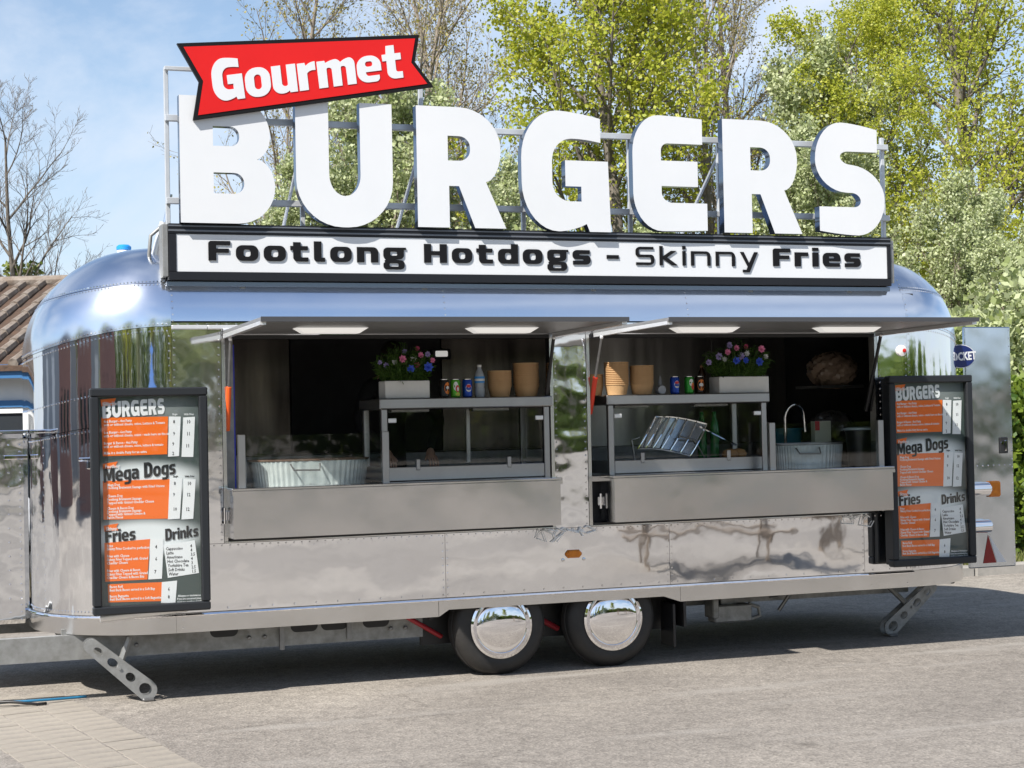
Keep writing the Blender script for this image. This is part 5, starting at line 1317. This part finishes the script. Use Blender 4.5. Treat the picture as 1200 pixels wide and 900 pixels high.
# nearly bare trees
sg, tw = grow_tree(31, 10.5, 3.6, .13, 20, 9, 7, up=.55, first=.2, wig=.09, n4=2)
bt = make_tree('almost bare tree with olive buds rising behind the red ribbon', (8.4, 18.5, 0), sg, tw, BARKP, L_BUD, 7, 2.2, .052, .04, 'budding bare trees')
dup_tree(bt, 'almost bare tree with olive buds beside the tail of the red ribbon', (6.1, 18.5, 0), 5.1, .93, 'budding bare trees')
dup_tree(bt, 'almost bare tree with olive buds between ribbon and maple', (10.6, 20.5, 0), 2.2, 1.0, 'budding bare trees')
dup_tree(bt, 'almost bare pale tree behind the second letter R', (14.3, 17.5, 0), .9, 1.0, 'budding bare trees')
dup_tree(WBEAM, 'taller silvery whitebeam behind the letter S', (14.9, 14.0, 0), 2.0, 1.15, 'silvery whitebeams')
dup_tree(bt, 'almost bare twiggy tree between the two yellow-green maples', (15.9, 20.5, 0), 4.0, 1.08, 'budding bare trees')
sg, tw = grow_tree(38, 7.0, 3.1, .10, 18, 9, 7, up=.38, first=.20, wig=.11, n4=3, lean=(.03, 0))
lt = make_tree('bare leafless tree with ivy on its trunk beyond the tiled roof', (2.05, 21.0, 0), sg, tw, BARK, L_IVY, 9, 0, .1, .1)
g = np.random.default_rng(4); N = 2600; z = g.uniform(1.5, 4.7, N); a = g.uniform(0, 6.3, N); r_ = .12 + .30*g.random(N)*(1.1-abs(z-3.6)/3.2)
B_ = np.stack([r_*np.cos(a), r_*np.sin(a), z], 1); D_ = g.normal(0, 1, (N, 3)); D_ /= np.linalg.norm(D_, axis=1)[:, None]; W_ = np.cross(D_, g.normal(0, 1, (N, 3))); W_ /= np.linalg.norm(W_, axis=1)[:, None]
me = np_mesh('ivy', np.stack([B_, B_+D_*.05+W_*.04, B_+D_*.1, B_+D_*.05-W_*.04], 1).reshape(-1, 3), np.arange(N*4).reshape(-1, 4), 4); me.materials.append(L_IVY); o = link('ivy', me, lt); o['label'] = 'green ivy round the trunk'

# hedge along the verge
def hedge(name, label, x0, x1, y0, y1, h, seed, n, lm, sz=.10):
    g = np.random.default_rng(seed); t = thing(name, label, 'hedge', ((x0+x1)/2, (y0+y1)/2, .1))
    x = g.uniform(x0, x1, n); u = g.random(n); cy, ry = (y0+y1)/2, (y1-y0)/2; a = g.uniform(0, math.pi, n); rr = .62+.38*g.random(n)**.5
    bump_ = 1+.13*np.sin(x*2.1+seed)+.09*np.sin(x*5.3)
    y = cy - ry*rr*np.cos(a)*(.9+.2*g.random(n)); z = h*bump_*rr*np.sin(a)**.45
    z = np.where(g.random(n) < .45, h*g.random(n)*.95, z); y = np.where(g.random(n) < .5, y, cy-ry*(.72+.28*g.random(n))*(1-.35*(z/h)**3))
    Bp = np.stack([x, y, z], 1); c0 = g.normal(0, .06, (n, 3)); Bp = Bp + c0 + .09*np.sin(Bp[:, [1, 2, 0]]*6.0)
    d_ = g.normal(0, 1, (n, 3)); d_[:, 2] += .4; d_ /= np.linalg.norm(d_, axis=1)[:, None]; w = np.cross(d_, g.normal(0, 1, (n, 3))); w /= np.linalg.norm(w, axis=1)[:, None]; s_ = sz*g.uniform(.6, 1.3, (n, 1))
    me = np_mesh('foliage', np.stack([Bp, Bp+d_*s_*.5+w*s_*.34, Bp+d_*s_, Bp+d_*s_*.5-w*s_*.34], 1).reshape(-1, 3), np.arange(n*4).reshape(-1, 4), 4); me.materials.append(lm)
    under(link('foliage', me), t)
    R = random.Random(seed); q = MB()
    for i in range(int((x1-x0)*7)):
        sx, sy = R.uniform(x0, x1), R.uniform(cy-.3*ry, cy+.5*ry); q.tube([(sx, sy, 0), (sx+R.uniform(-.2,.2), sy+R.uniform(-.2,.2), h*.5), (sx+R.uniform(-.4,.4), sy+R.uniform(-.4,.4), h*.92)], .018, 5, r2=.005)
    under(q.build('stems', BARKD), t)
hedge('hedge', 'dense green hedge on the verge behind the rear door', 7.5, 15.0, 4.5, 6.2, 1.9, 3, 46000, L_HEDGE)
hedge('shrub_row', 'loose tall shrubs behind the green hedge', 8.5, 17.5, 6.4, 8.6, 3.0, 5, 36000, L_BEAM, .11)
# white tubular hoop barrier in front of the hedge
HB = thing('hoop_barrier', 'white tubular hoop barrier standing before the hedge', 'barrier', (10.8, 4.62, .1))
WMET = mat('white_tube', (.72, .73, .72), .35)
q = MB(); pts = [(10.52,4.62,.05),(10.52,4.62,1.25)] + [(10.62-.10*math.cos(a),4.62,1.25+.10*math.sin(a)) for a in (.5,1.0,1.57)] + [(11.0,4.62,1.35)] + [(11.0+.10*math.sin(a),4.62,1.25+.10*math.cos(a)) for a in (.5,1.0,1.57)] + [(11.1,4.62,.05)]
q.tube(pts, .016, 10); under(q.build('hoop', WMET, smooth=True), HB)
q = MB(); q.tube([(10.52,4.62,.95),(11.1,4.62,.95)], .012, 8); under(q.build('cross_bar', WMET, smooth=True), HB)

# ------------------------------------------------------------------ building with the tiled roof
BD = thing('tiled_building', 'white building with brown ribbed tile roof and blue fascia beyond the trailer nose', 'building', (-.95, 10.6, 0), rz=math.radians(-24))
ROOFT = mat('brown_tiles', (.095, .055, .035), .9, var=(.06, .04, .028), vscale=9, bump=[(20, .6, .02)])
ROLL = mat('grey_rolls', (.27, .235, .20), .9, var=(.16, .12, .09), vscale=8, bump=[(20, .6, .02)])  # rolls are a paler grey-brown than the tiles
RENDERW = mat('white_render', (.72, .73, .73), .8, var=(.64, .66, .67), vscale=3); BLUEF = mat('blue_fascia', (.03, .13, .30), .5)
WX0, WX1, EZ, RZ_, RY = -6.0, 4.2, 2.42, 3.66, 3.3
q = MB(); q.box(WX0+.2, WX1-.2, .25, 5.8, 0, EZ); q.build('wall', RENDERW, BD)
q = MB(); q.box(WX0, WX1, -.06, -.02, EZ-.14, EZ+.02); q.build('fascia', BLUEF, BD)
q = MB(); q.box(WX0+.3, WX1-.3, .20, .245, 1.95, 2.03); q.build('wall_band', BLUEF, BD)
WIN = mat('dark_window', (.03, .035, .04), .08)
for x in (-5.0, -3.4, -1.8, -.2, 1.4, 2.9):
    q = MB(); q.box(x, x+1.1, .22, .249, .95, 1.88); w_ = q.build('window', WIN, BD)
    for bx in ((x-.05, x, .9, 1.93), (x+1.1, x+1.15, .9, 1.93), (x, x+1.1, .9, .95), (x, x+1.1, 1.88, 1.93), (x+.53, x+.57, .95, 1.88)):
        q = MB(); q.box(bx[0], bx[1], .19, .235, bx[2], bx[3]); q.build('frame', WMET, w_)
sl_ = (RZ_-EZ)/(RY+.1); roof = MB()
for (ya, za, yb, zb_) in ((-.1, EZ, RY, RZ_), (2*RY+.1, EZ, RY, RZ_)):
    roof.add([(WX0-.1,ya,za),(WX1+.1,ya,za),(WX1+.1,yb,zb_),(WX0-.1,yb,zb_),(WX0-.1,ya,za-.06),(WX1+.1,ya,za-.06),(WX1+.1,yb,zb_-.06),(WX0-.1,yb,zb_-.06)], [(0,1,2,3),(7,6,5,4),(0,4,5,1),(1,5,6,2),(2,6,7,3),(3,7,4,0)])
rf = roof.build('roof', ROOFT, BD)
q = MB(); n_t = 9; L_ = math.hypot(RY+.1, RZ_-EZ)
for j in range(n_t):
    t0, t1 = j/n_t, (j+1.06)/n_t
    q.tube([(0, -.1+(RY+.1)*t0, EZ+(RZ_-EZ)*t0+.012+.014), (0, -.1+(RY+.1)*t1, EZ+(RZ_-EZ)*t1+.012)], .064, 8, r2=.056)
o = q.build('tile_roll', ROLL, smooth=40); rollme = o.data; bpy.data.objects.remove(o)
x = WX0
while x < WX1+.1:
    link('tile_roll', rollme, rf, (x+rng.uniform(-.01,.01), 0, rng.uniform(-.006,.006))); x += .27
q = MB(); q.tube([(WX0-.1, RY, RZ_+.02), (WX1+.1, RY, RZ_+.02)], .085, 9); q.build('ridge', ROLL, rf, smooth=40)
q = MB(); q.add([(WX1-.2,.25,EZ),(WX1-.2,5.8,EZ),(WX1-.2,RY,RZ_-.1),(WX0+.2,.25,EZ),(WX0+.2,5.8,EZ),(WX0+.2,RY,RZ_-.1)], [(0,1,2),(5,4,3)]); q.build('gable', RENDERW, BD)

# white car parked in front of the building, mostly hidden by the nose
CAR = thing('parked_car', 'white car parked before the white building, mostly hidden by the trailer nose', 'car', (-.45, 7.3, 0), rz=math.radians(8))
CW = mat('car_white', (.75, .76, .77), .2); CG = mat('car_glass', (.02, .025, .03), .05)
sect = [(-2.05,.35,.62,.62),(-1.95,.28,.78,.74),(-1.2,.25,.92,.80),(-.55,.25,.98,.83),(.6,.25,1.0,.84),(1.5,.25,1.0,.83),(1.95,.28,.95,.78),(2.08,.38,.75,.66)]
rows = []
for (x, zb_, zt, hw) in sect:
    rows.append([(x, hw*f, zb_+(zt-zb_)*g_) for f, g_ in ((-.86,0),(-1,.25),(-1,.7),(-.9,1),(.9,1),(1,.7),(1,.25),(.86,0))])
q = MB(); q.grid(rows); q.add(rows[0], [tuple(range(8))]); q.add(rows[-1], [tuple(range(7,-1,-1))]); q.build('body', CW, CAR, smooth=35)
cab = [(-.75,.97,.76),(-.05,1.42,.62),(.9,1.47,.60),(1.55,1.36,.60),(1.95,1.0,.74)]
q = MB(); q.grid([[(x, -w, z), (x, w, z)] for x, z, w in cab]); q.add([(x, -w, z) for x, z, w in cab], [tuple(range(5))]); q.add([(x, w, z) for x, z, w in cab], [tuple(range(4,-1,-1))]); q.build('cabin', CG, CAR)
q = MB()
q.grid([[(x, -w*.98, z+.012), (x, w*.98, z+.012)] for x, z, w in cab[1:4]]); q.build('roof', CW, CAR)
for s_ in (-1, 1):
    for (xa, za, xb, zb_) in ((-.75,.97,-.05,1.42), (.42,.98,.45,1.45), (1.55,1.36,1.95,1.0)):
        q = MB(); wa = .765 if za < 1.1 else .61; wb = .62 if zb_ > 1.3 else .75
        q.tube([(xa, s_*wa, za), (xb, s_*wb, zb_)], .03, 6); q.build('pillar', CW, CAR)
for x in (-1.3, 1.35):
    for s_ in (-1, 1):
        w_ = thing('wheel', None, None); w_.parent = CAR
        q = MB(); q.lathe([(.19,-.1),(.29,-.1),(.31,-.07),(.31,.07),(.29,.1),(.19,.1)], (x, s_*.78, .31), 'y', 22); q.build('tyre', RUBBER, w_, smooth=35)
        q = MB(); q.lathe([(.19,-.104),(.06,-.11),(.06,.11),(.19,.104)], (x, s_*.78, .31), 'y', 14); q.build('rim', TRIM, w_, smooth=35)
for s_ in (-1, 1):
    q = MB(); q.bbox(-2.03, -1.88, s_*.55-.14, s_*.55+.14, .62, .74, .03); q.build('headlight', WP, CAR)

# ------------------------------------------------------------------ unseen far side of the yard, invented for the polished metal to mirror
dup_tree(mp2, 'yellow-green maple across the yard, mirrored in the polished wall', (-4.0, -40, 0), .4, 1.0, 'trees across the yard')
dup_tree(mp1, 'broad maple across the yard next to the blue stall', (3.5, -44, 0), 1.9, 1.1, 'trees across the yard')
dup_tree(WBEAM, 'silvery tree across the yard beside the blue stall', (-13.0, -36, 0), 2.9, 1.3, 'trees across the yard')
dup_tree(mp1, 'maple across the yard near the brick house', (-19.0, -34, 0), 3.9, 1.0, 'trees across the yard')
dup_tree(mp2, 'tall maple far across the yard', (-28.0, -44, 0), 4.9, 1.1, 'trees across the yard')
dup_tree(WBEAM, 'silvery tree far across the yard', (10.0, -48, 0), 5.9, 1.5, 'trees across the yard')
def belt(name, label, segs_, n, seed):
    g = np.random.default_rng(seed); P_ = []
    for (xa, ya, xb, yb, h) in segs_:
        t = g.random(n); x = xa+(xb-xa)*t; y = ya+(yb-ya)*t; top_ = h*(.75+.18*np.sin(x*.55+y*.4)+.10*np.sin(x*1.7-y*1.3)); P_.append(np.stack([x+g.normal(0, 1.0, n), y+g.normal(0, 1.0, n), top_*g.random(n)**.8], 1))
    Bp = np.concatenate(P_); m_ = len(Bp); d_ = g.normal(0, 1, (m_, 3)); d_ /= np.linalg.norm(d_, axis=1)[:, None]; w = np.cross(d_, g.normal(0, 1, (m_, 3))); w /= np.linalg.norm(w, axis=1)[:, None]; s_ = g.uniform(.35, .8, (m_, 1))
    me = np_mesh(name, np.stack([Bp, Bp+d_*s_*.5+w*s_*.34, Bp+d_*s_, Bp+d_*s_*.5-w*s_*.34], 1).reshape(-1, 3), np.arange(m_*4).reshape(-1, 4), 4); me.materials.append(L_HEDGE)
    tag(link(name, me), label, 'trees', kind='stuff')
belt('added_wood', 'added far belt of trees hiding the bright horizon behind the viewer', [(-62, -60, 20, -62, 9), (20, -62, 62, -36, 4.5), (62, -36, 70, 30, 3.5)], 22000, 9)  # unseen belt added to keep the bright horizon out of the reflections
dup_tree(mp2, 'maple standing beyond the brick houses', (-40, -6, 0), 1.9, 1.1, 'trees across the yard')
dup_tree(bt, 'bare tree standing beyond the brick houses', (-38, 6, 0), 2.9, 1.1, 'trees across the yard')
dup_tree(mp1, 'broad maple at the far corner of the yard', (-36, -26, 0), 4.4, 1.25, 'trees across the yard')
BRICK = mat('red_brick_wall', (.34, .19, .15), .9, var=(.26, .14, .12), vscale=4)
for lab_, loc_, rz_, sc_ in (('maple far across the yard, past the last silvery tree', (21, -44, 0), .3, .9),):
    dup_tree(mp1, lab_, loc_, rz_, sc_, 'trees across the yard')
HS = thing('brick_house', 'brick house with grey roof across the yard, nearest the blue stall', 'house', (-24, -21, 0), 'brick houses across the yard', rz=math.radians(38))
HS.scale = (.9, .9, 1.1)
q = MB(); q.box(-4, 4, -4, 4, 0, 5); q.build('wall', BRICK, HS)
q = MB(); q.add([(-4.3,-4.3,5),(4.3,-4.3,5),(4.3,4.3,5),(-4.3,4.3,5),(-4.3,0,7.4),(4.3,0,7.4)], [(0,1,5,4),(3,4,5,2),(0,4,3),(1,2,5),(0,3,2,1)]); q.build('roof', mat('slate', (.09, .09, .10), .7), HS)
for zz_ in (1.0, 3.2):
    for y_ in (-2.8, -.6, 1.6):
        q = MB(); q.box(4.0, 4.05, y_, y_+1.2, zz_, zz_+1.3); w_ = q.build('window', WIN, HS); q = MB(); q.box(3.99, 4.09, y_-.08, y_+1.28, zz_-.09, zz_-.01); q.build('sill', WMET, w_)
WH_ = thing('warehouse', 'added long pale grey warehouse covering the horizon beyond the brick houses', 'building', (-50, -18, 0))  # unseen block added to cover the horizon glow in the metal
GREYC = mat('grey_cladding', (.36, .38, .40), .6, var=(.30, .32, .34), vscale=.4)
q = MB(); q.box(-6, 0, -36, 60, 0, 7.5); q.build('wall', GREYC, WH_)
q = MB(); q.add([(-6.4,-36.4,7.5),(.4,-36.4,7.5),(.4,60.4,7.5),(-6.4,60.4,7.5),(-3,-36.4,9),(-3,60.4,9)], [(0,4,5,3),(1,2,5,4),(0,1,4),(2,3,5),(0,3,2,1)]); q.build('roof', mat('grey_roof', (.20, .21, .22), .6), WH_)
for k in range(9):
    q = MB(); q.box(0, .06, -33+k*10, -29+k*10, 0, 4.2); q.build('shutter_door', WMET, WH_)
for lab_, loc_, rz_ in (('brick house with grey roof across the yard, middle of the row', (-29, -9, 0), 18), ('brick house with grey roof across the yard, end of the row', (-30, 3.5, 0), 0)):
    c_ = copy_tree(HS); c_.location = loc_; c_.rotation_euler = (0, 0, math.radians(rz_)); c_['label'] = lab_; c_.scale = (.9, .9, 1.1)
ST = thing('market_stall', 'blue canopied market stall across the yard', 'stall', (-3.0, -27, 0))
BLC = mat('blue_canvas', (.02, .14, .42), .7)
q = MB(); q.add([(-2,-1.5,2.2),(2,-1.5,2.2),(2,1.5,2.2),(-2,1.5,2.2),(0,0,3.2)], [(0,1,4),(1,2,4),(2,3,4),(3,0,4)]); q.box(-2,2,1.47,1.5,1.95,2.2); q.build('canopy', BLC, ST)
for x in (-1.95, 1.95):
    for y in (-1.45, 1.44): q = MB(); q.box(x-.03, x+.03, y-.03, y+.03, 0, 2.2); q.build('pole', WMET, ST)
q = MB(); q.box(-1.9, 1.9, .7, 1.4, .75, .8); q.box(-1.9, 1.9, 1.36, 1.4, 0, .75); q.build('counter', PLW, ST)
# unseen picnic tables, added so that the lower wall has something to mirror
TIMB = mat('weathered_timber', (.26, .20, .14), .8, var=(.17, .13, .10), vscale=6, stretch=(1, 8, 8))
def picnic(loc, rz, label):
    t = thing('added_picnic_table', label, 'picnic table', loc, 'added picnic tables on the yard', rz)
    for k in range(5):
        q = MB(); q.bbox(-.9, .9, -.36+k*.147, -.225+k*.147, .72, .755, .005); q.build('table_plank', TIMB, t)
    for s_ in (-1, 1):
        for k in range(2):
            y = s_*(.62+k*.14); q = MB(); q.bbox(-.9, .9, y-.065, y+.065, .42, .455, .005); q.build('seat_plank', TIMB, t)
    for x in (-.62, .62):
        for s_ in (-1, 1):
            q = MB(); q.obox((x, s_*.42, .36), (.022, 0, 0), (0, .045, .0), (0, -s_*.2, .36)); q.build('leg', TIMB, t)
        q = MB(); q.box(x+.023, x+.06, -.78, .78, .33, .418); q.build('cross_beam', TIMB, t)
for loc, rz, lab in (((8.3, -6.3, 0), .35, 'added timber picnic table on the yard, straight across from the second hatch'), ((11.3, -6.9, 0), -.3, 'added timber picnic table on the yard, farthest along the trailer side')):
    picnic(loc, rz, lab)
